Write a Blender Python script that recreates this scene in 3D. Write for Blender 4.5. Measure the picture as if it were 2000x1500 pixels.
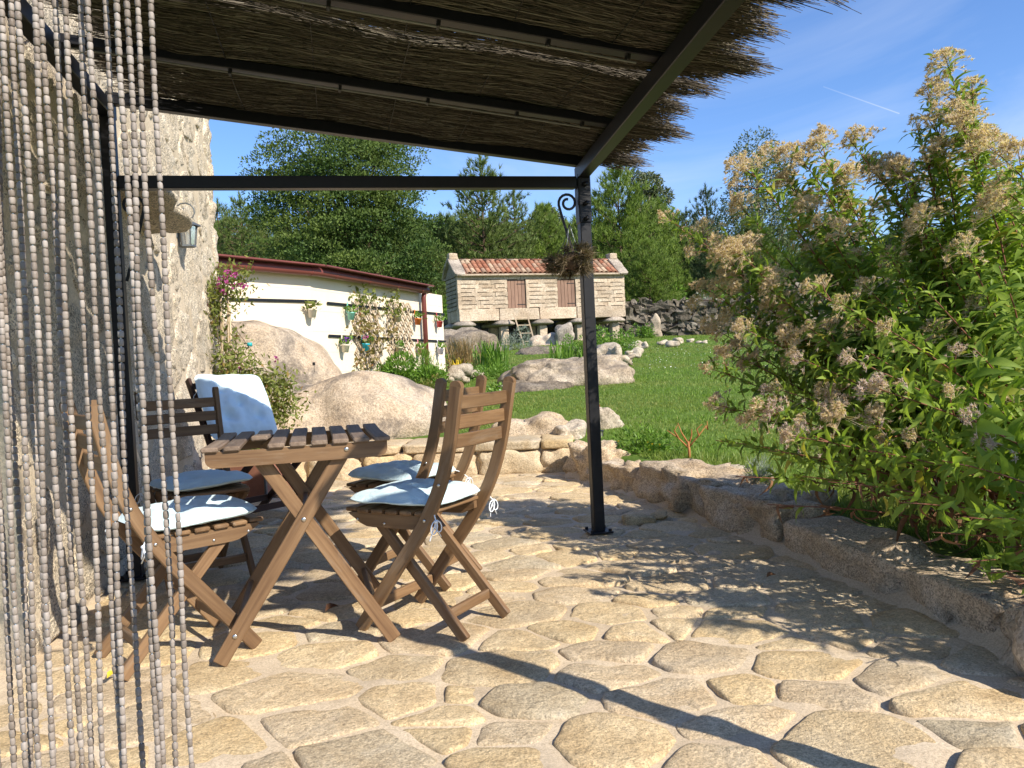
import bpy, math, random
import numpy as np
from mathutils import Vector, Matrix, Euler, noise

for _o in list(bpy.data.objects):
    bpy.data.objects.remove(_o)
random.seed(11)
rng = np.random.default_rng(11)
scene = bpy.context.scene
COL = scene.collection
R = math.radians

# ---------------------------------------------------------------- camera
CAM_Z, FPX, PITCH, ROLL = 0.95, 1550.0, R(1.65), 0.049      # eye height, focal length in 2000-px units
cam_data = bpy.data.cameras.new('camera')
cam = bpy.data.objects.new('camera', cam_data)
COL.objects.link(cam)
cam_data.sensor_fit = 'HORIZONTAL'
cam_data.sensor_width = 36.0
cam_data.lens = 36.0 * FPX / 2000.0
cam_data.clip_start = 0.05
cam_data.clip_end = 3000.0
cam.matrix_world = Matrix.Translation((0, 0, CAM_Z)) @ Matrix.Rotation(math.pi / 2 - PITCH, 4, 'X') @ Matrix.Rotation(-ROLL, 4, 'Z')
scene.camera = cam

# ---------------------------------------------------------------- sun, sky, exposure
SUN_H, SUN_EL = Vector((0.735, -0.678, 0)), R(37)            # towards the sun
sun_dir = Vector((SUN_H.x * math.cos(SUN_EL), SUN_H.y * math.cos(SUN_EL), math.sin(SUN_EL)))
sd = bpy.data.lights.new('sun', 'SUN')
sd.energy, sd.angle, sd.color = 5.0, R(0.53), (1.0, 0.915, 0.78)
sun = bpy.data.objects.new('sun', sd)
COL.objects.link(sun)
sun.location = sun_dir * 60
sun.rotation_euler = (-sun_dir).to_track_quat('-Z', 'Y').to_euler()

world = bpy.data.worlds.new('World')
scene.world = world
world.use_nodes = True
_nt = world.node_tree
_bg = _nt.nodes['Background']
_sky = _nt.nodes.new('ShaderNodeTexSky')
_sky.sky_type = 'NISHITA'
_sky.sun_disc = False
_sky.sun_elevation = SUN_EL
_sky.sun_rotation = math.atan2(sun_dir.x, sun_dir.y)
_sky.altitude, _sky.air_density, _sky.dust_density, _sky.ozone_density = 300, 1.0, 0.25, 2.5
_bg.inputs['Strength'].default_value = 0.115


def _sky_clouds():
    nt = _nt
    def nd(t, **kw):
        n = nt.nodes.new(t)
        for k, v in kw.items():
            setattr(n, k, v)
        return n
    tc = nd('ShaderNodeTexCoord')
    sep = nd('ShaderNodeSeparateXYZ')
    nt.links.new(tc.outputs['Generated'], sep.inputs[0])
    def m(op, a, b=None, c=None):
        n = nd('ShaderNodeMath', operation=op)
        for i, v in enumerate((a, b, c)):
            if v is None:
                continue
            if isinstance(v, (int, float)):
                n.inputs[i].default_value = v
            else:
                nt.links.new(v, n.inputs[i])
        return n.outputs[0]
    z = m('ADD', m('MAXIMUM', sep.outputs[2], 0.0), 0.12)
    px, py = m('DIVIDE', sep.outputs[0], z), m('DIVIDE', sep.outputs[1], z)
    cmb = nd('ShaderNodeCombineXYZ')
    nt.links.new(m('MULTIPLY', px, 0.9), cmb.inputs[0])
    nt.links.new(m('MULTIPLY', py, 0.38), cmb.inputs[1])
    n1 = nd('ShaderNodeTexNoise')
    n1.inputs['Scale'].default_value, n1.inputs['Detail'].default_value, n1.inputs['Roughness'].default_value = 0.8, 7, 0.58
    n1.inputs['Distortion'].default_value = 0.9
    nt.links.new(cmb.outputs[0], n1.inputs['Vector'])
    ramp = nd('ShaderNodeValToRGB')
    ramp.color_ramp.elements[0].position, ramp.color_ramp.elements[1].position = 0.44, 0.80
    nt.links.new(n1.outputs[0], ramp.inputs[0])
    # a thin straight aircraft trail: a great-circle arc between two directions
    a = Vector((0.406, 1.0, 0.323)).normalized()
    b = Vector((0.500, 1.0, 0.285)).normalized()
    nrm = a.cross(b).normalized()
    mid = (a + b).normalized()
    def dot(v):
        n = nd('ShaderNodeVectorMath', operation='DOT_PRODUCT')
        nt.links.new(tc.outputs['Generated'], n.inputs[0])
        n.inputs[1].default_value = v
        return n.outputs['Value']
    dist = m('ABSOLUTE', dot(nrm))
    along = dot((b - a).normalized())
    core = m('SUBTRACT', 1.0, m('MINIMUM', m('DIVIDE', dist, 0.0009), 1.0))
    lo, hi = a.dot((b - a).normalized()), b.dot((b - a).normalized())
    t = m('DIVIDE', m('SUBTRACT', along, lo), hi - lo)
    ins = m('MULTIPLY', m('GREATER_THAN', t, 0.0), m('LESS_THAN', t, 1.0))
    front = m('GREATER_THAN', dot(mid), 0.9)
    trail = m('MULTIPLY', m('MULTIPLY', core, ins), m('MULTIPLY', front, m('ADD', m('MULTIPLY', t, 0.30), 0.14)))
    fac = m('MINIMUM', m('ADD', m('MULTIPLY', ramp.outputs[0], 0.62), trail), 1.0)
    mix = nd('ShaderNodeMix', data_type='RGBA')
    nt.links.new(fac, mix.inputs['Factor'])
    hs = nd('ShaderNodeHueSaturation')
    hs.inputs['Saturation'].default_value, hs.inputs['Value'].default_value = 1.10, 1.0
    nt.links.new(_sky.outputs[0], hs.inputs['Color'])
    tn = nd('ShaderNodeMix', data_type='RGBA', blend_type='MULTIPLY')
    tn.inputs[0].default_value = 1.0
    nt.links.new(hs.outputs[0], tn.inputs[6])
    tn.inputs[7].default_value = (0.88, 0.96, 1.16, 1)      # deeper, slightly violet late-summer blue
    nt.links.new(tn.outputs[2], mix.inputs['A'])
    mix.inputs['B'].default_value = (4.9, 5.4, 6.3, 1)
    nt.links.new(mix.outputs['Result'], _bg.inputs['Color'])


_sky_clouds()
vs = scene.view_settings
vs.view_transform, vs.look, vs.exposure, vs.gamma = 'Standard', 'None', 0.70, 1.0
vs.use_curve_mapping = False
scene.cycles.max_bounces = 6
scene.cycles.transparent_max_bounces = 6
scene.cycles.use_denoising = True

# ---------------------------------------------------------------- helpers
_cp, _sp = math.cos(PITCH), math.sin(PITCH)


def ray(px, py):
    dx, dy = px - 1000.0, py - 750.0
    c, s = math.cos(ROLL), math.sin(ROLL)
    u, v = dx * c - dy * s, dx * s + dy * c
    return Vector((u, FPX * _cp - v * _sp, -v * _cp - FPX * _sp))


def P(px, py, Y):
    d = ray(px, py)
    d *= Y / d.y
    return Vector((d.x, d.y, d.z + CAM_Z))


def G(px, py, z=0.0):
    d = ray(px, py)
    d *= (z - CAM_Z) / d.z
    return Vector((d.x, d.y, z))


def tag(o, label=None, cat=None, group=None, kind=None):
    if label:
        o['label'] = label
    if cat:
        o['category'] = cat
    if group:
        o['group'] = group
    if kind:
        o['kind'] = kind
    return o


def thing(name, loc=(0, 0, 0), rz=0.0, label=None, cat=None, group=None):
    o = bpy.data.objects.new(name, None)
    o.empty_display_size = 0.1
    COL.objects.link(o)
    o.location = loc
    o.rotation_euler = (0, 0, rz)
    return tag(o, label, cat, group)


def link(name, me, mat, parent=None, world=False):
    o = bpy.data.objects.new(name, me)
    COL.objects.link(o)
    if mat is not None and not me.materials:
        for mm in (mat if isinstance(mat, (list, tuple)) else [mat]):
            me.materials.append(mm)
    if parent is not None:
        o.parent = parent
        if world:
            o.location = -Vector(parent.location)
    return o


def mesh_np(name, V, F, smooth=False):
    V = np.asarray(V, dtype=np.float32).reshape(-1, 3)
    F = np.asarray(F, dtype=np.int32)
    me = bpy.data.meshes.new(name)
    nf, k = F.shape
    me.vertices.add(len(V))
    me.vertices.foreach_set('co', V.ravel())
    me.loops.add(nf * k)
    me.loops.foreach_set('vertex_index', F.ravel())
    me.polygons.add(nf)
    me.polygons.foreach_set('loop_start', np.arange(0, nf * k, k, dtype=np.int32))
    if smooth:
        me.polygons.foreach_set('use_smooth', np.ones(nf, dtype=bool))
    me.update(calc_edges=True)
    return me


class MB:
    """Collects bars, boxes and tubes; build() links them as one mesh object."""
    def __init__(s):
        s.v, s.f, s.g, s.sm = [], [], [], []

    def add(s, vs, fs, gs=None, smooth=False):
        b = len(s.v)
        s.v += [tuple(v) for v in vs]
        s.g += [tuple(g) for g in gs] if gs else [tuple(v) for v in vs]
        s.f += [tuple(i + b for i in f) for f in fs]
        s.sm += [smooth] * len(fs)
        return s

    def bar(s, a, b, w, h, up=(0, 0, 1), c=0.003):
        return s.sweep([Vector(a), Vector(b)], w, h, up, c)

    def sweep(s, pts, w, h, up=(0, 0, 1), c=0.003, scale=None):
        pts = [Vector(p) for p in pts]
        up = Vector(up)
        prof = [(-w/2+c, -h/2), (w/2-c, -h/2), (w/2, -h/2+c), (w/2, h/2-c), (w/2-c, h/2), (-w/2+c, h/2), (-w/2, h/2-c), (-w/2, -h/2+c)]
        prof_in = [(x * (1 - 2*c/w), y * (1 - 2*c/h)) for x, y in prof]
        vs, gs, L, n = [], [], 0.0, len(pts)
        off = random.uniform(0, 9)
        secs = []
        for i, p in enumerate(pts):
            if i:
                L += (p - pts[i-1]).length
            d = (pts[min(i+1, n-1)] - pts[max(i-1, 0)]).normalized()
            sx = d.cross(up).normalized()
            sy = sx.cross(d).normalized()
            k = scale[i] if scale else 1.0
            if i == 0:
                secs.append((p, prof_in, L, sx, sy, k))
                secs.append((p + d*c, prof, L, sx, sy, k))
            elif i == n-1:
                secs.append((p - d*c, prof, L, sx, sy, k))
                secs.append((p, prof_in, L, sx, sy, k))
            else:
                secs.append((p, prof, L, sx, sy, k))
        for p, pr, l, sx, sy, k in secs:
            for x, y in pr:
                vs.append(p + sx*x*k + sy*y)
                gs.append((l + off, x + off, y))
        fs = []
        m = len(secs)
        for i in range(m-1):
            for j in range(8):
                j2 = (j+1) % 8
                fs.append((i*8+j, i*8+j2, (i+1)*8+j2, (i+1)*8+j))
        fs.append(tuple(range(7, -1, -1)))
        fs.append(tuple((m-1)*8 + j for j in range(8)))
        return s.add(vs, fs, gs)

    def box(s, c, size, rz=0.0, ch=0.003):
        c = Vector(c)
        d = Vector((math.cos(rz), math.sin(rz), 0))
        return s.bar(c - d*size[0]/2, c + d*size[0]/2, size[1], size[2], (0, 0, 1), ch)

    def tube(s, pts, rad, n=6, smooth=True, cap=True):
        pts = [Vector(p) for p in pts]
        m = len(pts)
        if not isinstance(rad, (list, tuple)):
            rad = [rad]*m
        ref = None
        vs, gs, L = [], [], 0.0
        for i, p in enumerate(pts):
            if i:
                L += (p - pts[i-1]).length
            d = (pts[min(i+1, m-1)] - pts[max(i-1, 0)])
            d = d.normalized() if d.length > 1e-9 else Vector((0, 0, 1))
            if ref is None:
                ref = d.orthogonal().normalized()
            ref = (ref - d*ref.dot(d))
            ref = ref.normalized() if ref.length > 1e-6 else d.orthogonal().normalized()
            bi = d.cross(ref)
            for k in range(n):
                t = 2*math.pi*k/n
                vs.append(p + (ref*math.cos(t) + bi*math.sin(t))*rad[i])
                gs.append((L, math.cos(t)*rad[i], math.sin(t)*rad[i]))
        fs = []
        for i in range(m-1):
            for k in range(n):
                k2 = (k+1) % n
                fs.append((i*n+k, i*n+k2, (i+1)*n+k2, (i+1)*n+k))
        if cap:
            fs.append(tuple(range(n-1, -1, -1)))
            fs.append(tuple((m-1)*n+k for k in range(n)))
        return s.add(vs, fs, gs, smooth)

    def lathe(s, prof, c=(0, 0, 0), n=16, smooth=True):
        c = Vector(c)
        vs, fs = [], []
        for r, z in prof:
            for k in range(n):
                t = 2*math.pi*k/n
                vs.append(c + Vector((r*math.cos(t), r*math.sin(t), z)))
        for i in range(len(prof)-1):
            for k in range(n):
                k2 = (k+1) % n
                fs.append((i*n+k, i*n+k2, (i+1)*n+k2, (i+1)*n+k))
        return s.add(vs, fs, None, smooth)

    def mesh(s, name):
        me = bpy.data.meshes.new(name)
        me.from_pydata(s.v, [], s.f)
        if any(s.sm):
            me.polygons.foreach_set('use_smooth', s.sm)
        at = me.attributes.new('g', 'FLOAT_VECTOR', 'POINT')
        at.data.foreach_set('vector', np.array(s.g, dtype=np.float32).ravel())
        me.update()
        return me

    def build(s, name, mat, parent=None, world=False):
        return link(name, s.mesh(name), mat, parent, world)


def copy_tree(o, parent=None):
    c = o.copy()
    COL.objects.link(c)
    c.parent = parent
    for ch in [x for x in o.children]:
        copy_tree(ch, c)
    return c


def fbm(p, sc=1.0, oct=4, seed=0.0):
    q = Vector((p[0]*sc + seed, p[1]*sc - seed*0.7, p[2]*sc + seed*1.3))
    return noise.fractal(q, 1.0, 2.0, oct)


def rough_block(size, n=5, k=5.0, amp=0.06, sc=4.0, seed=0.0, rot=None, loc=(0, 0, 0), oct=4):
    """A rounded, chipped stone: subdivided cube pulled to a superellipsoid and displaced."""
    idx, vs, fs = {}, [], []
    hx, hy, hz = size[0]/2, size[1]/2, size[2]/2
    mn = min(size)
    def vert(i, j, l):
        key = (i, j, l)
        if key not in idx:
            p = Vector((2*i/n-1, 2*j/n-1, 2*l/n-1))
            r = (abs(p.x)**k + abs(p.y)**k + abs(p.z)**k) ** (1.0/k)
            p = p / max(r, 1e-6)
            q = Vector((p.x*hx, p.y*hy, p.z*hz))
            d = fbm(q, sc, oct, seed)
            q += q.normalized() * d * amp * (0.5 + mn)
            idx[key] = len(vs)
            vs.append(q)
        return idx[key]
    rg = range(n)
    for i in rg:
        for j in rg:
            for a, rev in ((0, True), (n, False)):
                quads = [[(i, j, a), (i+1, j, a), (i+1, j+1, a), (i, j+1, a)],
                         [(i, a, j), (i, a, j+1), (i+1, a, j+1), (i+1, a, j)],
                         [(a, i, j), (a, i+1, j), (a, i+1, j+1), (a, i, j+1)]]
                for qd in quads:
                    f = [vert(*t) for t in qd]
                    fs.append(tuple(f[::-1]) if rev else tuple(f))
    M = Matrix.Translation(loc) @ (rot.to_4x4() if rot is not None else Matrix.Identity(4))
    return [M @ v for v in vs], fs


def add_block(name, mat, parent, world=True, smooth=True, **kw):
    vs, fs = rough_block(**kw)
    me = bpy.data.meshes.new(name)
    me.from_pydata(vs, [], fs)
    me.polygons.foreach_set('use_smooth', [smooth]*len(fs))
    return link(name, me, mat, parent, world and parent is not None)


# instancing of small templates with numpy
def inst(tv, tf, Rm, T):
    tv, tf = np.asarray(tv, float), np.asarray(tf, int)
    n, k = len(T), len(tv)
    V = np.einsum('nij,kj->nki', Rm, tv) + T[:, None, :]
    F = tf[None] + (np.arange(n)*k)[:, None, None]
    return V.reshape(-1, 3), F.reshape(-1, tf.shape[1])


def unit(a):
    return a / np.maximum(np.linalg.norm(a, axis=-1, keepdims=True), 1e-9)


def frames(d, up, L, W=None):
    x = unit(d)
    y = np.cross(up, x)
    bad = np.linalg.norm(y, axis=1) < 1e-4
    y[bad] = np.array([0, 1, 0])
    y = unit(y)
    z = np.cross(x, y)
    L = np.broadcast_to(np.asarray(L, float), (len(d),))
    W = L if W is None else np.broadcast_to(np.asarray(W, float), (len(d),))
    return np.stack([x*L[:, None], y*W[:, None], z*W[:, None]], axis=-1)


def rdir(n):
    return unit(rng.normal(size=(n, 3)))


def join_np(parts):
    Vs, Fs, b = [], [], 0
    for V, F in parts:
        Vs.append(V)
        Fs.append(F + b)
        b += len(V)
    return np.concatenate(Vs), np.concatenate(Fs)


def leaf_template(segs=4, droop=0.25, fold=0.25, wid=0.17):
    vs = []
    for i in range(segs+1):
        t = i/segs
        w = wid * (math.sin(math.pi*min(t*0.92+0.08, 1.0)**0.75)) if 0 < i < segs else (0.012 if i == 0 else 0.0)
        z = 0.16*math.sin(t*2.2) - droop*t*t
        vs += [(t, -w, z + fold*w), (t, 0, z), (t, w, z + fold*w)]
    fs = []
    for i in range(segs):
        a, b = i*3, (i+1)*3
        fs += [(a, a+1, b+1, b), (a+1, a+2, b+2, b+1)]
    return np.array(vs), np.array(fs)


RHOMB = (np.array([(0, 0, 0), (0.45, -0.24, 0.07), (1, 0, -0.06), (0.5, 0.24, 0.07)]), np.array([(0, 1, 2, 3)]))
TRI = (np.array([(0, -0.5, 0), (0, 0.5, 0), (1, 0, 0)]), np.array([(0, 1, 2)]))
# ---------------------------------------------------------------- materials
class NT:
    def __init__(s, name):
        s.m = bpy.data.materials.new(name)
        s.m.use_nodes = True
        s.t = s.m.node_tree
        s.b = s.t.nodes['Principled BSDF']

    def n(s, typ, ins=None, **props):
        nd = s.t.nodes.new('ShaderNode' + typ)
        for k, v in props.items():
            setattr(nd, k, v)
        for k, v in (ins or {}).items():
            s.set(nd.inputs[k], v)
        return nd

    def set(s, sock, v):
        if isinstance(v, bpy.types.NodeSocket):
            s.t.links.new(v, sock)
        else:
            if isinstance(v, tuple) and len(v) == 3 and sock.type == 'RGBA':
                v = v + (1,)
            sock.default_value = v

    def noise(s, vec, scale, detail=4, rough=0.55, dist=0.0):
        return s.n('TexNoise', {'Vector': vec, 'Scale': scale, 'Detail': detail, 'Roughness': rough, 'Distortion': dist}).outputs['Fac']

    def ramp(s, fac, stops):
        r = s.n('ValToRGB', {'Fac': fac})
        cr = r.color_ramp
        while len(cr.elements) < len(stops):
            cr.elements.new(0.5)
        for e, (p, c) in zip(cr.elements, stops):
            e.position = p
            e.color = c + (1,) if len(c) == 3 else c
        return r.outputs[0]

    def mix(s, fac, a, b, mode='MIX'):
        return s.n('Mix', {'Factor': fac, 'A': a, 'B': b}, data_type='RGBA', blend_type=mode).outputs['Result'] if False else s._mix(fac, a, b, mode)

    def _mix(s, fac, a, b, mode):
        nd = s.t.nodes.new('ShaderNodeMix')
        nd.data_type, nd.blend_type = 'RGBA', mode
        s.set(nd.inputs[0], fac)
        s.set(nd.inputs[6], a)
        s.set(nd.inputs[7], b)
        return nd.outputs[2]

    def math(s, op, a, b=0.0):
        nd = s.t.nodes.new('ShaderNodeMath')
        nd.operation = op
        s.set(nd.inputs[0], a)
        s.set(nd.inputs[1], b)
        return nd.outputs[0]

    def maprange(s, v, a, b, c, d):
        return s.n('MapRange', {'Value': v, 'From Min': a, 'From Max': b, 'To Min': c, 'To Max': d}).outputs[0]

    def coord(s, scale=(1, 1, 1), attr=None):
        if attr:
            v = s.n('Attribute', attribute_name=attr).outputs['Vector']
        else:
            v = s.n('TexCoord').outputs['Object']
        oi = s.n('ObjectInfo').outputs['Random']
        off = s.math('MULTIPLY', oi, 37.0)
        va = s.n('VectorMath', operation='ADD')
        s.set(va.inputs[0], v)
        s.set(va.inputs[1], off)
        mp = s.n('Mapping', {'Vector': va.outputs[0], 'Scale': scale})
        return mp.outputs[0]

    def rnd(s):
        return s.n('ObjectInfo').outputs['Random']

    def bump(s, h, strength=0.4, dist=0.01, normal=None):
        ins = {'Height': h, 'Strength': strength, 'Distance': dist}
        if normal is not None:
            ins['Normal'] = normal
        return s.n('Bump', ins).outputs[0]

    def out(s, col=None, rough=0.8, normal=None, metal=0.0, spec=0.3, **kw):
        b = s.b
        if col is not None:
            s.set(b.inputs['Base Color'], col)
        s.set(b.inputs['Roughness'], rough)
        s.set(b.inputs['Metallic'], metal)
        s.set(b.inputs['Specular IOR Level'], spec)
        if normal is not None:
            s.set(b.inputs['Normal'], normal)
        for k, v in kw.items():
            s.set(b.inputs[k], v)
        return s.m


def stone_mat(name, c1, c2, c3, sc=3.0, speck=0.0, stain=None, bump=0.5, bdist=0.012, var=0.22, spsc=160.0, fine=40.0, hue=0.0):
    t = NT(name)
    v = t.coord()
    big = t.noise(v, sc, 6, 0.62, 0.4)
    col = t.ramp(big, [(0.30, c1), (0.5, c2), (0.72, c3)])
    fn = t.noise(v, fine, 5, 0.7)
    col = t.mix(0.55, col, t.ramp(fn, [(0.3, (0.45, 0.42, 0.40)), (0.55, (1, 1, 1)), (0.75, (1.25, 1.22, 1.18))]), 'MULTIPLY')
    if speck > 0:
        vo = t.n('TexVoronoi', {'Vector': v, 'Scale': spsc}, feature='F1')
        g = t.n('SeparateColor', {'Color': vo.outputs['Color']}).outputs[0]
        col = t.mix(speck, col, t.ramp(g, [(0.0, (0.16, 0.15, 0.15)), (0.2, (0.55, 0.53, 0.5)), (0.45, (1, 1, 1)), (0.8, (1.5, 1.46, 1.4))]), 'MULTIPLY')
    if stain:
        sn = t.noise(v, sc*0.8, 10, 0.74, 0.25)
        col = t.mix(t.maprange(sn, stain[1], stain[2], 0, 0.85), col, stain[0])
    pit = t.noise(v, fine*0.55, 6, 0.75, 0.8)
    col = t.mix(t.maprange(pit, 0.60, 0.70, 0, 0.55), col, (0.42, 0.36, 0.30), 'MULTIPLY')
    rv = t.maprange(t.rnd(), 0, 1, 1-var, 1+var)
    cmb = t.n('CombineColor', {0: rv, 1: rv, 2: t.math('MULTIPLY', rv, 1.0)}).outputs[0]
    col = t.mix(1.0, col, cmb, 'MULTIPLY')
    if hue:
        hr = t.math('FRACT', t.math('MULTIPLY', t.rnd(), 7.31))
        col = t.mix(hue, col, t.ramp(hr, [(0.0, (1.06, 0.98, 0.82)), (0.4, (1.05, 1.0, 0.92)), (0.75, (0.97, 0.93, 0.92)), (1.0, (0.88, 0.91, 0.94))]), 'MULTIPLY')
        wn = t.noise(t.n('TexCoord').outputs['Object'], 1.7, 5, 0.62)
        col = t.mix(t.maprange(wn, 0.52, 0.72, 0, 0.45), col, (0.62, 0.60, 0.57), 'MULTIPLY')
    mid = t.noise(v, sc*5, 8, 0.72)
    h = t.math('ADD', t.math('MULTIPLY', mid, 1.0), t.math('MULTIPLY', fn, 0.35))
    return t.out(col, 0.92, t.bump(h, bump, bdist), spec=0.18)


def wood_mat(name, c1, c2, c3, wear=0.0, rough=0.55):
    t = NT(name)
    v = t.coord((3.0, 60.0, 60.0), 'g')
    v2 = t.coord((1.6, 9.0, 9.0), 'g')
    gr = t.noise(v, 1.0, 5, 0.65, 0.6)
    bl = t.noise(v2, 1.0, 4, 0.6, 0.3)
    f = t.math('ADD', t.math('MULTIPLY', gr, 0.6), t.math('MULTIPLY', bl, 0.4))
    col = t.ramp(f, [(0.33, c1), (0.5, c2), (0.68, c3)])
    rv = t.maprange(t.rnd(), 0, 1, 0.82, 1.15)
    col = t.mix(1.0, col, t.n('CombineColor', {0: rv, 1: rv, 2: rv}).outputs[0], 'MULTIPLY')
    if wear:
        wn = t.noise(t.coord((2.5, 18, 18), 'g'), 1.0, 6, 0.7, 0.8)
        col = t.mix(t.maprange(wn, 0.55, 0.72, 0, wear), col, (0.26, 0.22, 0.17))
    return t.out(col, rough, t.bump(gr, 0.35, 0.0015), spec=0.35)


def leaf_mat(name, c1, c2, c3=None, trans=0.35, rough=0.5, pos=None, spec=0.35):
    t = NT(name)
    ri = t.n('NewGeometry').outputs['Random Per Island']
    oi = t.rnd()
    f = t.math('FRACT', t.math('ADD', ri, t.math('MULTIPLY', oi, 3.7)))
    stops = [(0.0, c1), (0.85, c2)] + ([(1.0, c3)] if c3 else [])
    if c3:
        stops = [(0.0, c1), (0.55, c2), (0.93, c2), (1.0, c3)]
    col = t.ramp(f, stops)
    if pos:
        pn = t.noise(t.n('TexCoord').outputs['Object'], pos[0], 3, 0.6)
        col = t.mix(t.maprange(pn, 0.42, 0.62, 0, pos[2]), col, pos[1])
    t.out(col, rough, spec=spec)
    tr = t.n('BsdfTranslucent', {'Color': t.mix(1.0, col, (1.25, 1.35, 0.6), 'MULTIPLY')})
    mx = t.n('MixShader', {0: trans})
    t.t.links.new(t.b.outputs[0], mx.inputs[1])
    t.t.links.new(tr.outputs[0], mx.inputs[2])
    t.t.links.new(mx.outputs[0], t.t.nodes['Material Output'].inputs['Surface'])
    return t.m


def plain(name, col, rough=0.6, metal=0.0, var=0.0, nsc=8.0, spec=0.35, bump=0.0):
    t = NT(name)
    if var:
        nz = t.noise(t.coord(), nsc, 5, 0.6)
        k = t.maprange(nz, 0.3, 0.7, 1-var, 1+var)
        c = t.mix(1.0, col, t.n('CombineColor', {0: k, 1: k, 2: k}).outputs[0], 'MULTIPLY')
        nrm = t.bump(nz, bump, 0.003) if bump else None
        return t.out(c, rough, nrm, metal, spec)
    return t.out(col, rough, None, metal, spec)


M = {}
M['paver'] = stone_mat('paving stone', (0.49, 0.38, 0.235), (0.565, 0.465, 0.315), (0.61, 0.53, 0.395), 5.0, 0.35, ((0.40, 0.315, 0.21), 0.56, 0.72), 0.9, 0.016, 0.10, 240, 60, 0.9)
M['mortar'] = stone_mat('sandy mortar', (0.47, 0.375, 0.26), (0.54, 0.44, 0.315), (0.59, 0.495, 0.37), 2.2, 0.2, ((0.36, 0.29, 0.21), 0.54, 0.72), 0.6, 0.006, 0.0, 420, 120)
M['wallmortar'] = stone_mat('wall mortar', (0.50, 0.41, 0.29), (0.59, 0.495, 0.365), (0.64, 0.55, 0.43), 1.6, 0.15, None, 0.6, 0.008, 0.0, 300, 70)
M['granite'] = stone_mat('wall granite', (0.53, 0.445, 0.33), (0.66, 0.575, 0.45), (0.74, 0.67, 0.55), 4.0, 0.75, ((0.34, 0.275, 0.20), 0.56, 0.70), 1.0, 0.035, 0.12, 170, 45)
M['kerb'] = stone_mat('kerb granite', (0.37, 0.275, 0.175), (0.46, 0.365, 0.255), (0.54, 0.46, 0.36), 4.0, 0.6, ((0.25, 0.195, 0.13), 0.57, 0.73), 0.9, 0.016, 0.10, 210, 55)
M['boulder'] = stone_mat('boulder granite', (0.40, 0.30, 0.205), (0.49, 0.40, 0.30), (0.57, 0.49, 0.40), 2.6, 0.35, ((0.15, 0.128, 0.108), 0.47, 0.60), 0.9, 0.03, 0.06, 110, 40)
M['outcrop'] = stone_mat('outcrop granite', (0.28, 0.22, 0.155), (0.38, 0.315, 0.235), (0.46, 0.40, 0.32), 2.4, 0.4, ((0.13, 0.11, 0.09), 0.49, 0.62), 0.9, 0.03, 0.06, 70, 26)
M['darkrock'] = stone_mat('lichen rock', (0.13, 0.105, 0.075), (0.20, 0.165, 0.125), (0.28, 0.245, 0.20), 1.6, 0.5, ((0.07, 0.06, 0.055), 0.48, 0.62), 0.9, 0.03, 0.12, 40, 18)
M['drystone'] = stone_mat('drystone', (0.085, 0.072, 0.055), (0.145, 0.125, 0.10), (0.23, 0.21, 0.18), 1.2, 0.4, ((0.07, 0.07, 0.055), 0.5, 0.66), 1.0, 0.03, 0.35, 30, 12)
M['horreo'] = stone_mat('ashlar granite', (0.36, 0.275, 0.195), (0.45, 0.365, 0.275), (0.52, 0.445, 0.355), 1.2, 0.35, ((0.22, 0.185, 0.15), 0.56, 0.74), 0.8, 0.02, 0.13, 45, 16)
M['horreodark'] = stone_mat('weathered granite', (0.24, 0.20, 0.16), (0.34, 0.295, 0.245), (0.45, 0.40, 0.34), 1.4, 0.4, ((0.13, 0.115, 0.10), 0.5, 0.68), 0.9, 0.03, 0.13, 40, 14)
M['palestone'] = stone_mat('pale garden stone', (0.34, 0.28, 0.20), (0.42, 0.36, 0.28), (0.50, 0.45, 0.37), 3.0, 0.4, None, 0.8, 0.02, 0.18, 90, 30)
M['wood'] = wood_mat('acacia wood', (0.098, 0.052, 0.025), (0.172, 0.100, 0.049), (0.240, 0.150, 0.078), 0.40)
M['tabletop'] = wood_mat('weathered tabletop wood', (0.095, 0.064, 0.045), (0.170, 0.122, 0.088), (0.255, 0.195, 0.150), 0.5, 0.62)
M['darkwood'] = wood_mat('dark stained wood', (0.022, 0.010, 0.007), (0.045, 0.019, 0.012), (0.075, 0.034, 0.022))
M['shutter'] = wood_mat('door wood', (0.155, 0.085, 0.055), (0.21, 0.12, 0.08), (0.27, 0.165, 0.115))
M['trellis'] = wood_mat('trellis wood', (0.30, 0.225, 0.15), (0.40, 0.31, 0.21), (0.47, 0.38, 0.27))
M['cane'] = wood_mat('cane', (0.26, 0.19, 0.12), (0.36, 0.28, 0.18), (0.44, 0.35, 0.24))
M['iron'] = plain('black painted iron', (0.008, 0.008, 0.010), 0.42, 0.0, 0.25, 30, 0.35)
M['steel'] = plain('bright screw', (0.62, 0.62, 0.62), 0.3, 1.0)
M['zinc'] = plain('grey metal', (0.115, 0.13, 0.14), 0.5, 0.6, 0.15)
M['copperred'] = plain('red brown gutter', (0.155, 0.045, 0.038), 0.42, 0.0, 0.12, 3)


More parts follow.
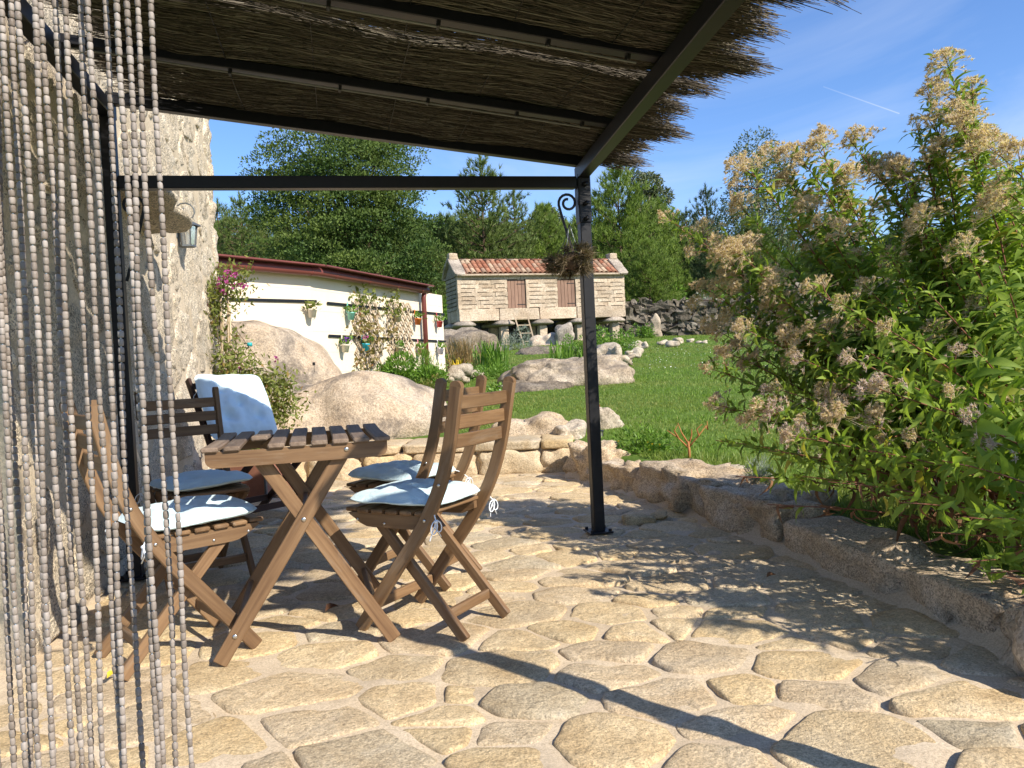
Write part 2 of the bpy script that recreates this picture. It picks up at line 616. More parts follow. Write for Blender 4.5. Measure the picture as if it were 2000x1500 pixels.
def _plaster():
    t = NT('cream painted blocks')
    v = t.n('TexCoord').outputs['Object']
    sp = t.n('SeparateXYZ', {0: v})
    zz = t.math('FRACT', t.math('DIVIDE', sp.outputs[2], 0.262))
    ln = t.math('LESS_THAN', t.math('ABSOLUTE', t.math('SUBTRACT', zz, 0.5)), 0.018)
    nz = t.noise(v, 1.1, 6, 0.65)
    n2 = t.noise(v, 9, 5, 0.6)
    col = t.ramp(nz, [(0.3, (0.66, 0.565, 0.435)), (0.6, (0.72, 0.63, 0.50))])
    col = t.mix(t.maprange(n2, 0.58, 0.8, 0, 0.3), col, (0.56, 0.50, 0.40))
    col = t.mix(t.math('MULTIPLY', ln, t.maprange(nz, 0.35, 0.6, 0.1, 0.5)), col, (0.5, 0.44, 0.34))
    h = t.math('SUBTRACT', t.math('MULTIPLY', n2, 0.3), t.math('MULTIPLY', ln, 0.8))
    return t.out(col, 0.9, t.bump(h, 0.5, 0.006), spec=0.15)


M['plaster'] = _plaster()


def _tile():
    t = NT('clay roof tile')
    v = t.coord()
    nz = t.noise(v, 4, 5, 0.65)
    base = t.ramp(t.rnd(), [(0.0, (0.27, 0.105, 0.065)), (0.3, (0.37, 0.185, 0.12)), (0.55, (0.33, 0.215, 0.155)), (0.8, (0.50, 0.385, 0.28)), (1.0, (0.22, 0.14, 0.105))])
    col = t.mix(0.55, base, t.ramp(nz, [(0.3, (0.6, 0.55, 0.5)), (0.65, (1.25, 1.2, 1.15))]), 'MULTIPLY')
    return t.out(col, 0.85, t.bump(nz, 0.4, 0.01), spec=0.2)


M['tile'] = _tile()


def _fabric():
    t = NT('pale blue cotton')
    v = t.coord()
    nz = t.noise(v, 18, 6, 0.62, 1.6)
    wv = t.noise(v, 900, 2, 0.5)
    col = t.ramp(nz, [(0.3, (0.50, 0.665, 0.735)), (0.7, (0.58, 0.73, 0.785))])
    h = t.math('ADD', t.math('MULTIPLY', nz, 1.0), t.math('MULTIPLY', wv, 0.05))
    return t.out(col, 0.9, t.bump(h, 0.6, 0.012), spec=0.15, **{'Sheen Weight': 0.2})


M['fabric'] = _fabric()
M['cord'] = plain('white cord', (0.72, 0.76, 0.80), 0.8)
t_ = NT('pale blue back cushion cotton')
_v = t_.coord()
_n = t_.noise(_v, 12, 4, 0.6)
M['fabric2'] = t_.out(t_.ramp(_n, [(0.3, (0.60, 0.75, 0.84)), (0.7, (0.66, 0.80, 0.88))]), 0.9, t_.bump(_n, 0.4, 0.01), spec=0.15)


def _bead():
    t = NT('taupe painted wooden bead')
    ri = t.math('FRACT', t.math('ADD', t.n('NewGeometry').outputs['Random Per Island'], t.math('MULTIPLY', t.rnd(), 5.3)))
    nz = t.noise(t.n('TexCoord').outputs['Object'], 420, 4, 0.7)
    col = t.ramp(ri, [(0.0, (0.150, 0.120, 0.096)), (0.5, (0.225, 0.188, 0.160)), (1.0, (0.34, 0.30, 0.27))])
    col = t.mix(t.maprange(nz, 0.5, 0.75, 0, 0.5), col, (0.36, 0.335, 0.32))
    return t.out(col, 0.6, t.bump(nz, 0.4, 0.0006), spec=0.35)


M['bead'] = _bead()


def _reed():
    t = NT('heather brush')
    ri = t.n('NewGeometry').outputs['Random Per Island']
    col = t.ramp(ri, [(0.0, (0.042, 0.034, 0.027)), (0.45, (0.085, 0.070, 0.054)), (0.8, (0.150, 0.128, 0.100)), (1.0, (0.29, 0.26, 0.21))])
    return t.out(col, 0.8, spec=0.2)


M['reed'] = _reed()
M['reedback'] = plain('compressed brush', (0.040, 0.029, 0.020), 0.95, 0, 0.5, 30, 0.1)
M['wire'] = plain('tie wire', (0.03, 0.028, 0.025), 0.5, 0.6)
M['batten'] = plain('light batten', (0.20, 0.19, 0.165), 0.6, 0, 0.15)


def _grass_ground():
    t = NT('lawn soil and turf')
    v = t.n('TexCoord').outputs['Object']
    a = t.noise(v, 0.35, 5, 0.6)
    b = t.noise(v, 9, 6, 0.7)
    c = t.ramp(b, [(0.3, (0.055, 0.095, 0.016)), (0.55, (0.090, 0.150, 0.024)), (0.75, (0.130, 0.190, 0.038))])
    c = t.mix(t.maprange(a, 0.5, 0.68, 0, 0.55), c, (0.145, 0.150, 0.045))
    return t.out(c, 0.95, t.bump(b, 0.7, 0.03), spec=0.1)


M['turf'] = _grass_ground()
M['grass'] = leaf_mat('grass blade', (0.095, 0.175, 0.018), (0.170, 0.270, 0.038), (0.34, 0.30, 0.12), 0.35, 0.55, (0.6, (0.235, 0.245, 0.070), 0.75))
M['agleaf'] = leaf_mat('hemp agrimony leaf', (0.125, 0.205, 0.028), (0.255, 0.345, 0.058), (0.46, 0.37, 0.060), 0.42, 0.55, None, 0.25)
M['agstem'] = plain('red brown stem', (0.16, 0.060, 0.030), 0.6, 0, 0.3, 20)
M['agdry'] = leaf_mat('withered leaf', (0.10, 0.045, 0.022), (0.20, 0.10, 0.05), None, 0.15, 0.8)
M['fluff'] = leaf_mat('seed fluff', (0.54, 0.40, 0.29), (0.68, 0.55, 0.44), (0.80, 0.73, 0.65), 0.45, 0.9, None, 0.1)
M['fluff2'] = leaf_mat('pink flower', (0.46, 0.32, 0.30), (0.62, 0.50, 0.47), (0.70, 0.62, 0.58), 0.4, 0.9, None, 0.1)
M['pine'] = leaf_mat('pine needles', (0.078, 0.120, 0.026), (0.165, 0.215, 0.050), None, 0.25, 0.6, (0.5, (0.085, 0.13, 0.040), 0.5))
M['pine2'] = leaf_mat('bright pine needles', (0.095, 0.160, 0.022), (0.205, 0.280, 0.046), None, 0.25, 0.6, (0.4, (0.115, 0.17, 0.040), 0.5))
M['pine3'] = leaf_mat('dark pine needles', (0.032, 0.060, 0.024), (0.075, 0.115, 0.042), None, 0.2, 0.6)
M['oak'] = leaf_mat('glossy evergreen leaf', (0.028, 0.062, 0.016), (0.075, 0.125, 0.028), None, 0.2, 0.6, (0.35, (0.135, 0.175, 0.035), 0.6), 0.2)
M['euc'] = leaf_mat('eucalyptus leaf', (0.060, 0.085, 0.042), (0.120, 0.150, 0.070), (0.16, 0.12, 0.06), 0.25, 0.5)
M['bark'] = plain('bark', (0.095, 0.065, 0.045), 0.95, 0, 0.4, 6, 0.1, 0.6)
M['palebark'] = plain('pale bark', (0.22, 0.185, 0.145), 0.9, 0, 0.3, 4, 0.1)
M['bushleaf'] = leaf_mat('bright shrub leaf', (0.085, 0.175, 0.022), (0.165, 0.285, 0.040), None, 0.35, 0.5)
M['dullleaf'] = leaf_mat('olive shrub leaf', (0.095, 0.125, 0.028), (0.190, 0.215, 0.050), (0.34, 0.20, 0.07), 0.32, 0.5)
M['vine'] = leaf_mat('turning vine leaf', (0.140, 0.125, 0.040), (0.26, 0.20, 0.075), (0.34, 0.12, 0.05), 0.3, 0.6)
M['silver'] = leaf_mat('silver leaf', (0.17, 0.21, 0.17), (0.27, 0.31, 0.26), None, 0.25, 0.6)
M['drygrass'] = leaf_mat('dry grass', (0.20, 0.13, 0.055), (0.34, 0.235, 0.11), None, 0.3, 0.7)
M['dryplant'] = leaf_mat('dried air plant', (0.075, 0.055, 0.032), (0.165, 0.130, 0.080), (0.26, 0.17, 0.09), 0.25, 0.7)
M['purple'] = leaf_mat('magenta petal', (0.33, 0.045, 0.22), (0.45, 0.08, 0.30), None, 0.3, 0.6)
M['violet'] = leaf_mat('violet petal', (0.10, 0.02, 0.26), (0.18, 0.05, 0.36), None, 0.3, 0.6)
M['yellow'] = leaf_mat('yellow petal', (0.62, 0.40, 0.02), (0.70, 0.50, 0.05), None, 0.3, 0.6)
M['redpetal'] = leaf_mat('red petal', (0.45, 0.03, 0.02), (0.55, 0.06, 0.03), None, 0.3, 0.6)
M['white'] = plain('white petals', (0.8, 0.8, 0.76), 0.8)
M['orangestem'] = plain('orange twig', (0.36, 0.15, 0.05), 0.7, 0, 0.2)
M['terracotta'] = plain('terracotta', (0.26, 0.115, 0.075), 0.8, 0, 0.15, 12)


def _glass():
    t = NT('lantern glass')
    return t.out((0.75, 0.74, 0.68), 0.12, None, 0, 0.5, **{'Transmission Weight': 0.85, 'IOR': 1.3})


M['glass'] = _glass()
# ---------------------------------------------------------------- plan of the place (metres, camera at x=0 y=0)
PA = Vector((-0.213, 0.977, 0))          # along the house wall, away from the camera
PB = Vector((0.977, 0.213, 0))           # out from the house wall
POST_L, POST_R = Vector((-1.83, 3.75, 0)), Vector((0.425, 4.24, 0))
WALL0 = POST_L - PB*0.09                 # a point on the wall face
KERB = [Vector((0.40, 6.55, 0)), Vector((0.74, 5.55, 0)), Vector((1.03, 4.65, 0)), Vector((1.28, 3.57, 0)), Vector((1.46, 2.40, 0)), Vector((1.56, 1.2, 0)), Vector((1.62, 0.2, 0))]


def kerb_x(y):
    ks = KERB
    if y >= ks[0].y:
        return ks[0].x - (y-ks[0].y)*0.34
    for a, b in zip(ks, ks[1:]):
        if b.y <= y <= a.y:
            t = (y-b.y)/(a.y-b.y)
            return b.x + (a.x-b.x)*t
    return ks[-1].x


def land(x, y):
    """Height of the garden ground outside the patio."""
    z = 0.13 + 0.055*max(y-5.0, 0.0)
    if y > 40:
        z += 0.0002*(y-40)**2 if y < 140 else 2.0 + (y-140)*0.01
    z += 0.05*math.sin(x*0.35+1)*min(1, max(0, (y-8)/10))
    return z


def inside_patio(x, y):
    wx = WALL0.x - 0.218*(y-WALL0.y)
    dk = kerb_x(y) + 0.12 - x
    db = (6.98 - 0.09*x) - y
    dw = x - (wx - 0.3)
    return min(dk, db, dw)


def ground():
    # concentric rows: fine near, coarse to the horizon
    ys = list(np.arange(-6, 9, 0.12)) + list(np.arange(9, 40, 0.5)) + list(np.geomspace(40, 1600, 40))
    xs = list(-np.geomspace(6, 1200, 26)[::-1]) + list(np.arange(-5.9, 6, 0.12)) + list(np.geomspace(6, 1200, 26))
    V = np.zeros((len(ys), len(xs), 3))
    for i, y in enumerate(ys):
        for j, x in enumerate(xs):
            z = land(x, y)
            s = inside_patio(x, y)
            if s > -0.1:
                t = min(1, max(0, (s+0.02)/0.12))
                z = z*(1-t) - 0.12*t
            V[i, j] = (x, y, z + 0.012*fbm((x, y, 0), 2.0, 2))
    a, b = len(ys), len(xs)
    I = np.arange(a*b).reshape(a, b)
    F = np.stack([I[:-1, :-1], I[:-1, 1:], I[1:, 1:], I[1:, :-1]], -1).reshape(-1, 4)
    o = link('ground', mesh_np('ground', V, F, True), M['turf'])
    tag(o, kind='structure')


ground()


# ---- irregular stone cells: power diagram cut by half planes
def clip(poly, n, d):
    out = []
    for i, p in enumerate(poly):
        q = poly[(i+1) % len(poly)]
        a, b = p.dot(n)-d, q.dot(n)-d
        if a <= 0:
            out.append(p)
        if a*b < 0:
            out.append(p + (q-p)*(a/(a-b)))
    return out


def cells(x0, x1, y0, y1, radii, tries, planes, joint, rnd, asp=1.0):
    pts = []
    plan = [r for r, c in tries for _ in range(c)] if radii is None else [rnd.choice(radii) for _ in range(tries)]
    for r in plan:
        p = Vector((rnd.uniform(x0, x1), rnd.uniform(y0, y1)))
        if all(((p.x-q.x)**2/asp**2 + (p.y-q.y)**2) > (0.86*(r+s))**2 for q, s in pts):
            pts.append((p, r))
    out = []
    for i, (p, r) in enumerate(pts):
        poly = [Vector((p.x-0.8*asp, p.y-0.8)), Vector((p.x+0.8*asp, p.y-0.8)), Vector((p.x+0.8*asp, p.y+0.8)), Vector((p.x-0.8*asp, p.y+0.8))]
        for j, (q, s) in enumerate(pts):
            if i == j or (q-p).length > 1.6:
                continue
            # anisotropic power bisector
            e = Vector(((q.x-p.x)/asp**2, q.y-p.y))
            c = ((q.x**2-p.x**2)/asp**2 + q.y**2-p.y**2 + r*r - s*s)/2
            L = e.length
            poly = clip(poly, e/L, c/L - joint*rnd.uniform(0.15, 0.85))
            if len(poly) < 3:
                break
        for n, d in planes:
            if len(poly) >= 3:
                poly = clip(poly, n, d)
        if len(poly) >= 3:
            ar = abs(sum(a.x*b.y-a.y*b.x for a, b in zip(poly, poly[1:]+poly[:1])))/2
            if ar > 0.004:
                out.append(poly)
    return out


def smooth_outline(poly, rnd, npt=26, wob=0.10):
    for c_ in (0.08, 0.22):
        q = []
        for a, b in zip(poly, poly[1:]+poly[:1]):
            q += [a*(1-c_)+b*c_, a*c_+b*(1-c_)]
        poly = q
    per = [0.0]
    for a, b in zip(poly, poly[1:]+poly[:1]):
        per.append(per[-1]+(b-a).length)
    tot, res, k = per[-1], [], 0
    cen = sum(poly, Vector((0, 0)))/len(poly)
    sd = rnd.uniform(0, 50)
    for i in range(npt):
        s = tot*i/npt
        while per[k+1] < s:
            k += 1
        a, b = poly[k], poly[(k+1) % len(poly)]
        t = (s-per[k])/max(1e-9, per[k+1]-per[k])
        p = a+(b-a)*t
        w = 1 - wob*max(0, noise.noise(Vector((p.x*7+sd, p.y*7, sd))) + 0.15)
        res.append(cen + (p-cen)*w)
    return res, cen


def cell_stone(poly, rnd, mapf, thick, base, amp, npt=26, wob=0.10, edge=0.02, nsc=6.0):
    ol, cen = smooth_outline(poly, rnd, npt, wob)
    sz = sum((p-cen).length for p in ol)/npt
    sd = rnd.uniform(0, 90)
    tilt = (rnd.uniform(-.035, .035), rnd.uniform(-.035, .035))
    vs, fs = [], []
    e = min(edge/sz, 0.3)
    rings = [(1.0, -0.02), (1.0 - e*0.12, base), (1-e*0.5, base+(thick-base)*0.62), (1-e*1.2, base+(thick-base)*0.9), (0.62, thick), (0.3, thick*1.04)]
    for s, h in rings:
        for p in ol:
            q = cen+(p-cen)*s
            d = fbm((q.x, q.y, 0), nsc, 4, sd)*amp*(1.0 if h > base else 0.15)
            hh = h + d + ((q.x-cen.x)*tilt[0]+(q.y-cen.y)*tilt[1] if h > base else 0)
            vs.append(mapf(q.x, q.y, hh))
    vs.append(mapf(cen.x, cen.y, thick*1.04 + fbm((cen.x, cen.y, 0), nsc, 4, sd)*amp))
    for i in range(len(rings)-1):
        for k in range(npt):
            k2 = (k+1) % npt
            fs.append((i*npt+k, i*npt+k2, (i+1)*npt+k2, (i+1)*npt+k))
    b = (len(rings)-1)*npt
    for k in range(npt):
        fs.append((b+k, b+(k+1) % npt, len(vs)-1))
    return vs, fs


def stone_obj(name, vs, fs, mat, parent):
    me = bpy.data.meshes.new(name)
    me.from_pydata(vs, [], fs)
    me.polygons.foreach_set('use_smooth', [True]*len(fs))
    return link(name, me, mat, parent, True)


# ---- patio: mortar bed + every flagstone
def patio():
    xs, ys = np.arange(-3.2, 2.0, 0.03), np.arange(0.6, 7.2, 0.03)
    X, Y = np.meshgrid(xs, ys)
    Z = np.array([[0.008*fbm((x, y, 0), 7.0, 4) - 0.003 for x in xs] for y in ys])
    V = np.stack([X, Y, Z], -1)
    # trim the bed to the kerb line
    for i in range(len(ys)):
        kx = kerb_x(ys[i]) + 0.1
        V[i, :, 0] = np.minimum(V[i, :, 0], kx)
    a, b = len(ys), len(xs)
    I = np.arange(a*b).reshape(a, b)
    F = np.stack([I[:-1, :-1], I[:-1, 1:], I[1:, 1:], I[1:, :-1]], -1).reshape(-1, 4)
    bed = link('patio', mesh_np('patio', V, F, True), M['mortar'])
    tag(bed, kind='structure')
    rnd = random.Random(5)
    planes = []
    for p, q in zip(KERB, KERB[1:]):
        d = (p-q).to_2d().normalized()
        n = Vector((d.y, -d.x))
        planes.append((n, n.dot(q.to_2d()) - 0.03))
    n = Vector((0.09, 1)).normalized()
    planes.append((n, n.dot(Vector((0, 6.62)))))
    n = -PB.to_2d()
    planes.append((n, n.dot(WALL0.to_2d()) - 0.03))
    cs = cells(-3, 1.9, 0.9, 6.8, None, [(0.15, 50), (0.135, 90), (0.12, 200), (0.11, 700), (0.085, 1500), (0.06, 1800)], planes, 0.012, rnd, 1.3)
    for poly in cs:
        vs, fs = cell_stone(poly, rnd, lambda x, y, h: (x, y, h), rnd.uniform(0.0035, 0.0075), -0.004, 0.010, 42, 0.12, 0.012)
        stone_obj('paving_stone', vs, fs, M['paver'], bed)
    return len(cs)


patio()


# ---- house wall of granite rubble
def house_wall():
    root = thing('house_wall', WALL0, 0, 'rubble granite house wall with sandy mortar rising behind the bead curtain', 'wall')
    rnd = random.Random(9)
    def mp(s, z, h):
        p = WALL0 + PA*s + PB*h
        return (p.x, p.y, z)
    mb = MB()
    S0, S1, ZT = -1.1, 3.9, 3.7
    n_s, n_z = 60, 50
    vs = []
    for j in range(n_z+1):
        for i in range(n_s+1):
            s, z = S0+(S1-S0)*i/n_s, -0.1+(ZT+0.1)*j/n_z
            vs.append(mp(s + (0.03*fbm((0, z, 0), 3, 3, 4) if i == n_s else 0), z, 0.016*fbm((s, z, 0), 6, 4)))
    fs = [(j*(n_s+1)+i, j*(n_s+1)+i+1, (j+1)*(n_s+1)+i+1, (j+1)*(n_s+1)+i) for j in range(n_z) for i in range(n_s)]
    b = len(vs)
    back = [mp(S0, -0.1, -0.6), mp(S1, -0.1, -0.6), mp(S1, ZT, -0.6), mp(S0, ZT, -0.6)]
    vs += back
    c = [0, n_s, n_z*(n_s+1)+n_s, n_z*(n_s+1)]
    fs += [(b+1, b, b+3, b+2), tuple([c[3]+i for i in range(n_s+1)][::1] + [b+2, b+3]),
           tuple([j*(n_s+1)+n_s for j in range(n_z, -1, -1)] + [b+1, b+2])[::-1],
           tuple([j*(n_s+1) for j in range(n_z+1)] + [b+3, b])[::-1]]
    mb.add(vs, fs, None, True)
    o = mb.build('mortar', M['wallmortar'], root, True)
    planes = [(Vector((1, 0)), S1+0.02), (Vector((-1, 0)), 1.1), (Vector((0, 1)), ZT-0.02), (Vector((0, -1)), 0.0)]
    cs = cells(S0, S1+0.1, 0, ZT, None, [(0.34, 30), (0.27, 80), (0.2, 300), (0.13, 500), (0.08, 500)], planes, 0.03, rnd, 1.3)
    for poly in cs:
        vs, fs = cell_stone(poly, rnd, mp, rnd.uniform(0.004, 0.014), -0.004, 0.024, 44, 0.10, 0.022, 12.0)
        stone_obj('stone', vs, fs, M['granite'], root)
    # corner stones that make the broken end of the wall
    z = 0.0
    k = 0
    while z < ZT-0.1:
        h = rnd.uniform(0.24, 0.5)
        rot = Matrix((PA, PB, Vector((0, 0, 1)))).transposed()
        d = rnd.uniform(0.35, 0.55)
        p = WALL0 + PA*(S1-0.05+rnd.uniform(-.03, .04)) + PB*(-0.24) + Vector((0, 0, z+h/2))
        add_block('corner_stone', M['granite'], root, size=(0.24, 0.52, h*0.99), n=9, k=9, amp=0.05, sc=5, seed=k*3.1, rot=rot, loc=p)
        z += h
        k += 1
    # projecting slab beside the pergola post
    rot = Matrix((PA, PB, Vector((0, 0, 1)))).transposed() @ Matrix.Rotation(R(7), 3, 'Y')
    p = WALL0 + PA*0.72 + PB*0.06 + Vector((0, 0, 1.90))
    add_block('ledge_slab', M['granite'], root, size=(0.84, 0.46, 0.085), n=10, k=3.2, amp=0.10, sc=5, seed=7.7, rot=rot, loc=p)
    return root


house_wall()


# ---- low kerb wall of long granite blocks along the lawn
def kerb_wall():
    root = thing('kerb_wall', KERB[3], 0, 'low wall of long granite blocks between patio and lawn', 'wall')
    # resample the line into uneven blocks
    pts = [Vector((0.43, 6.45, 0))] + KERB[1:]
    cum = [0.0]
    for a, b in zip(pts, pts[1:]):
        cum.append(cum[-1]+(b-a).length)
    def at(s):
        for i in range(len(pts)-1):
            if cum[i+1] >= s:
                t = (s-cum[i])/(cum[i+1]-cum[i])
                return pts[i]+(pts[i+1]-pts[i])*t
        return pts[-1]
    lens = [0.50, 0.66, 0.95, 0.72, 1.40, 0.5, 0.8, 0.8]
    hts = [0.29, 0.21, 0.26, 0.23, 0.185, 0.2, 0.2, 0.2]
    wds = [0.32, 0.30, 0.46, 0.34, 0.30, 0.30, 0.3, 0.3]
    s = 0.0
    mort = MB()
    for i, (L, h, w) in enumerate(zip(lens, hts, wds)):
        a, b = at(s), at(s+L)
        d = (b-a).normalized()
        out = Vector((-d.y, d.x, 0))
        if out.x < 0:
            out = -out
        rot = Matrix((d, out, Vector((0, 0, 1)))).transposed()
        if rot.determinant() < 0:
            rot = Matrix((-d, out, Vector((0, 0, 1)))).transposed()
        c = (a+b)/2 + out*(w/2-0.02) + Vector((0, 0, h/2-0.04))
        add_block('kerb_stone', M['kerb'], root, size=((b-a).length*0.995, w, h), n=20, k=10, amp=0.13, sc=6.0, seed=i*5.3+2, rot=rot, loc=c)
        s += L
    # mortar fillet along the foot
    vs, fs, n = [], [], 90
    for i in range(n+1):
        q = 0.02 + (cum[-1]-0.05)*i/n
        p, p2 = at(q), at(min(q+0.05, cum[-1]-0.001))
        d = (p2-p).normalized()
        out = Vector((-d.y, d.x, 0))
        if out.x < 0:
            out = -out
        wv = 0.02*fbm((q, 0, 0), 3.0, 3, 3)
        for o_, z in ((-0.085+wv, -0.006), (-0.04+wv*.5, 0.012), (0.0, 0.035+wv), (0.03, 0.075+wv*1.5), (0.10, 0.085+wv)):
            pp = p+out*o_
            vs.append((pp.x, pp.y, z))
    for i in range(n):
        for k in range(4):
            fs.append((i*5+k, (i+1)*5+k, (i+1)*5+k+1, i*5+k+1))
    mort.add(vs, fs, None, True)
    mort.build('mortar_fillet', M['mortar'], root, True)
    p = G(1965, 1290, 0.0)
    add_block('end_stone', M['palestone'], root, size=(0.30, 0.26, 0.30), n=9, k=3, amp=0.15, sc=5, seed=4, loc=(p.x+0.14, p.y-0.12, 0.06))
    return root


kerb_wall()


# ---- stone step closing the patio at the back
def back_step():
    root = thing('stone_step', (-0.9, 6.7, 0), 0, 'broad stone step of flat slabs across the far end of the patio', 'step')
    rnd = random.Random(3)
    rot = Matrix.Rotation(R(-5), 3, 'Z')
    mc = MB()
    mc.box((-0.95, 6.68+0.085+0.20, 0.08), (3.0, 0.28, 0.25), R(-5), 0.01)
    mc.build('mortar_core', M['mortar'], root, True)
    x = -2.25
    i = 0
    while x < 0.35:
        w = rnd.uniform(0.38, 0.62)
        yy = 6.68 - 0.09*(x+w/2)
        add_block('riser_stone', M['paver'], root, size=(w*1.02, 0.32, 0.24), n=10, k=8, amp=0.07, sc=6, seed=i*2.7, rot=rot, loc=(x+w/2, yy+0.15, 0.08))
        x += w
        i += 1
    x = -2.3
    while x < 0.35:
        w = rnd.uniform(0.5, 0.9)
        w = min(w, 0.42-x+0.1)
        yy = 6.68 - 0.09*(x+w/2)
        add_block('tread_slab', M['paver'], root, size=(w*1.0, 0.66, 0.085), n=10, k=9, amp=0.05, sc=5, seed=i*1.9, rot=rot, loc=(x+w/2, yy+0.33, 0.235))
        x += w
        i += 1
    return root


back_step()


def boulder(name, label, cen, size, seed, mat, n=22, amp=0.22, sc=1.6, k=2.4, rz=0.0, oct=None, group=None, rx=0.0):
    rot = Matrix.Rotation(rz, 3, 'Z') @ Matrix.Rotation(rx, 3, 'Y')
    vs, fs = rough_block(size, n, k, amp, sc, seed, rot, oct=oct or (2 if n > 20 else 3))
    me = bpy.data.meshes.new(name)
    me.from_pydata(vs, [], fs)
    me.polygons.foreach_set('use_smooth', [True]*len(fs))
    o = link(name, me, mat)
    o.location = cen
    return tag(o, label, 'rock', group)


# near boulder behind the table, sloping boulder against the cream wall
b1 = P(690, 800, 8.05)
boulder('boulder', 'big rounded pale boulder behind the folding table', (b1.x-0.16, 8.05, 0.28), (2.35, 1.4, 1.22), 3.0, M['boulder'], 26, 0.10, 1.5, 2.5, R(8))
b2 = P(540, 700, 9.1)
boulder('boulder', 'sloping grey boulder leaning against the cream wall', (b2.x-0.12, 9.0, 0.62), (1.75, 1.1, 1.75), 8.0, M['boulder'], 26, 0.10, 1.4, 2.4, R(25), rx=R(24))
boulder('rock', 'long jagged rock on the patio end beside the chair backs', P(1045, 840, 7.3), (0.66, 0.34, 0.24), 5.0, M['kerb'], 14, 0.13, 4, 4.5, R(-6), group=None)
boulder('rock', 'small rounded rock at the corner of step and kerb', P(1113, 850, 7.05), (0.30, 0.28, 0.22), 6.0, M['palestone'], 10, 0.12, 4, 3.5, R(20))
# outcrop on the lawn
boulder('rock_outcrop', 'broad pale rock outcrop on the lawn behind the black post', P(1110, 735, 12.9) - Vector((0, 0, 0.10)), (2.05, 1.9, 0.74), 12.5, M['outcrop'], 34, 0.19, 1.7, 2.6, R(4), oct=4)
boulder('rock_outcrop', 'low dark rock in front of the pale outcrop', P(1045, 757, 11.9) - Vector((0, 0, 0.10)), (1.35, 0.9, 0.36), 17.0, M['darkrock'], 20, 0.22, 2, 2.6, R(-4))
boulder('rock', 'pointed mossy stone standing in the grass beside the black post', P(1192, 838, 7.6), (0.27, 0.25, 0.40), 21.0, M['palestone'], 12, 0.16, 4, 2.8, R(12))
boulder('rock', 'squat block of stone below the green shrub', P(1178, 697, 15.6), (0.52, 0.4, 0.36), 23.0, M['palestone'], 10, 0.2, 3, 5, R(5))
boulder('rock', 'upright split stone at the end of the outcrop', P(1201, 697, 15.2), (0.20, 0.3, 0.44), 25.0, M['palestone'], 10, 0.25, 4, 4, R(5))
boulder('boulder', 'dark rounded boulder under the left end of the granary', P(902, 672, 25.0) - Vector((0, 0, 0.1)), (2.3, 1.6, 1.05), 31.0, M['darkrock'], 16, 0.15, 1.5, 2.4)
boulder('boulder', 'pale boulder carrying the middle pillar of the granary', P(1066, 668, 28.5) - Vector((0, 0, 0.15)), (1.25, 1.0, 0.85), 33.0, M['horreo'], 14, 0.15, 1.5, 2.4)
boulder('boulder', 'flat dark boulder in the grass before the granary pillars', P(1078, 688, 22.5) - Vector((0, 0, 0.12)), (2.2, 1.4, 0.55), 35.0, M['darkrock'], 16, 0.18, 1.5, 2.4)
boulder('rock', 'squat upright rock between the granary pillars', P(1102, 660, 28.0), (0.55, 0.5, 0.9), 37.0, M['horreodark'], 10, 0.2, 2, 4)
# rubble and edging stones, each with its own place
_ed = [((870, 735), 13.4, .22), ((885, 733), 13.7, .30), ((903, 728), 14.0, .34), ((922, 733), 14.2, .30), ((940, 728), 14.4, .26), ((873, 744), 12.9, .2), ((913, 740), 13.2, .2),
       ((1225, 700), 15.2, .34), ((1236, 690), 16.5, .32), ((1217, 706), 15.0, .3), ((1240, 678), 19.5, .42), ((1254, 674), 20.5, .4), ((1290, 669), 23.5, .32),
       ((1327, 667), 25.0, .34), ((1348, 667), 25.6, .32), ((1371, 670), 24.6, .38), ((1316, 673), 22.5, .28)]
_el = ['leftmost rubble stone touching the cream wall foot', 'second rubble stone from the cream wall', 'largest pale rubble stone in the heap by the wall', 'rubble stone right of the largest one', 'last rubble stone before the herb patch',
       'small low stone in front of the rubble heap on the left', 'small low stone in front of the rubble heap on the right', 'pale stone just below the shrub right of the upright split stone', 'upper stone of the pair below the green shrub',
       'lowest pale stone touching the outcrop end', 'stone at the foot of the green shrub where the lawn edge turns', 'second stone along the lawn edge right of the shrub', 'lone edging stone in front of the standing stone',
       'left stone of the far pair on the lawn edge', 'right stone of the far pair on the lawn edge', 'rightmost edging stone near the flowering plant', 'small edging stone lying nearer than the far pair']
for i, ((px, py), Y, s) in enumerate(_ed):
    p = P(px, py, Y)
    g = 'stones heaped beside the cream wall' if i < 7 else 'edging stones round the lawn'
    lab = _el[i]
    p.z = max(p.z, land(p.x, p.y)+0.03)
    s *= 0.8
    boulder('garden_stone', lab, p, (s, s*0.8, s*0.55), 40+i*1.7, M['palestone'], 7, 0.25, 4, 3, i*0.8, group=g)
boulder('rock', 'flat pale stone on the grass behind the kerb', G(1405, 920, 0.17), (0.30, 0.14, 0.07), 61, M['palestone'], 8, 0.2, 5, 3, R(-10))
boulder('rock', 'pale flat rock half hidden under the flowering plants', G(1545, 978, 0.16), (0.34, 0.22, 0.10), 63, M['palestone'], 9, 0.2, 5, 3, R(-18))
boulder('loose_stone', 'loose flat flake of stone lying on the patio near the kerb', G(1272, 1012, 0.02), (0.20, 0.12, 0.035), 65, M['paver'], 8, 0.2, 8, 3, R(-10))


# ---- cream building wall with red gutter
W_K = Vector((-2.46, 9.96, 0))
W_R = Vector((-1.16, 14.05, 0))
W_L = W_K - Vector((0.55, 0.84, 0))*3.2


def wall_line(t):
    """t<0: left of the bend, metres; t>0: towards the far end."""
    return W_K + ((W_R-W_K).normalized()*t if t > 0 else (W_K-W_L).normalized()*t)


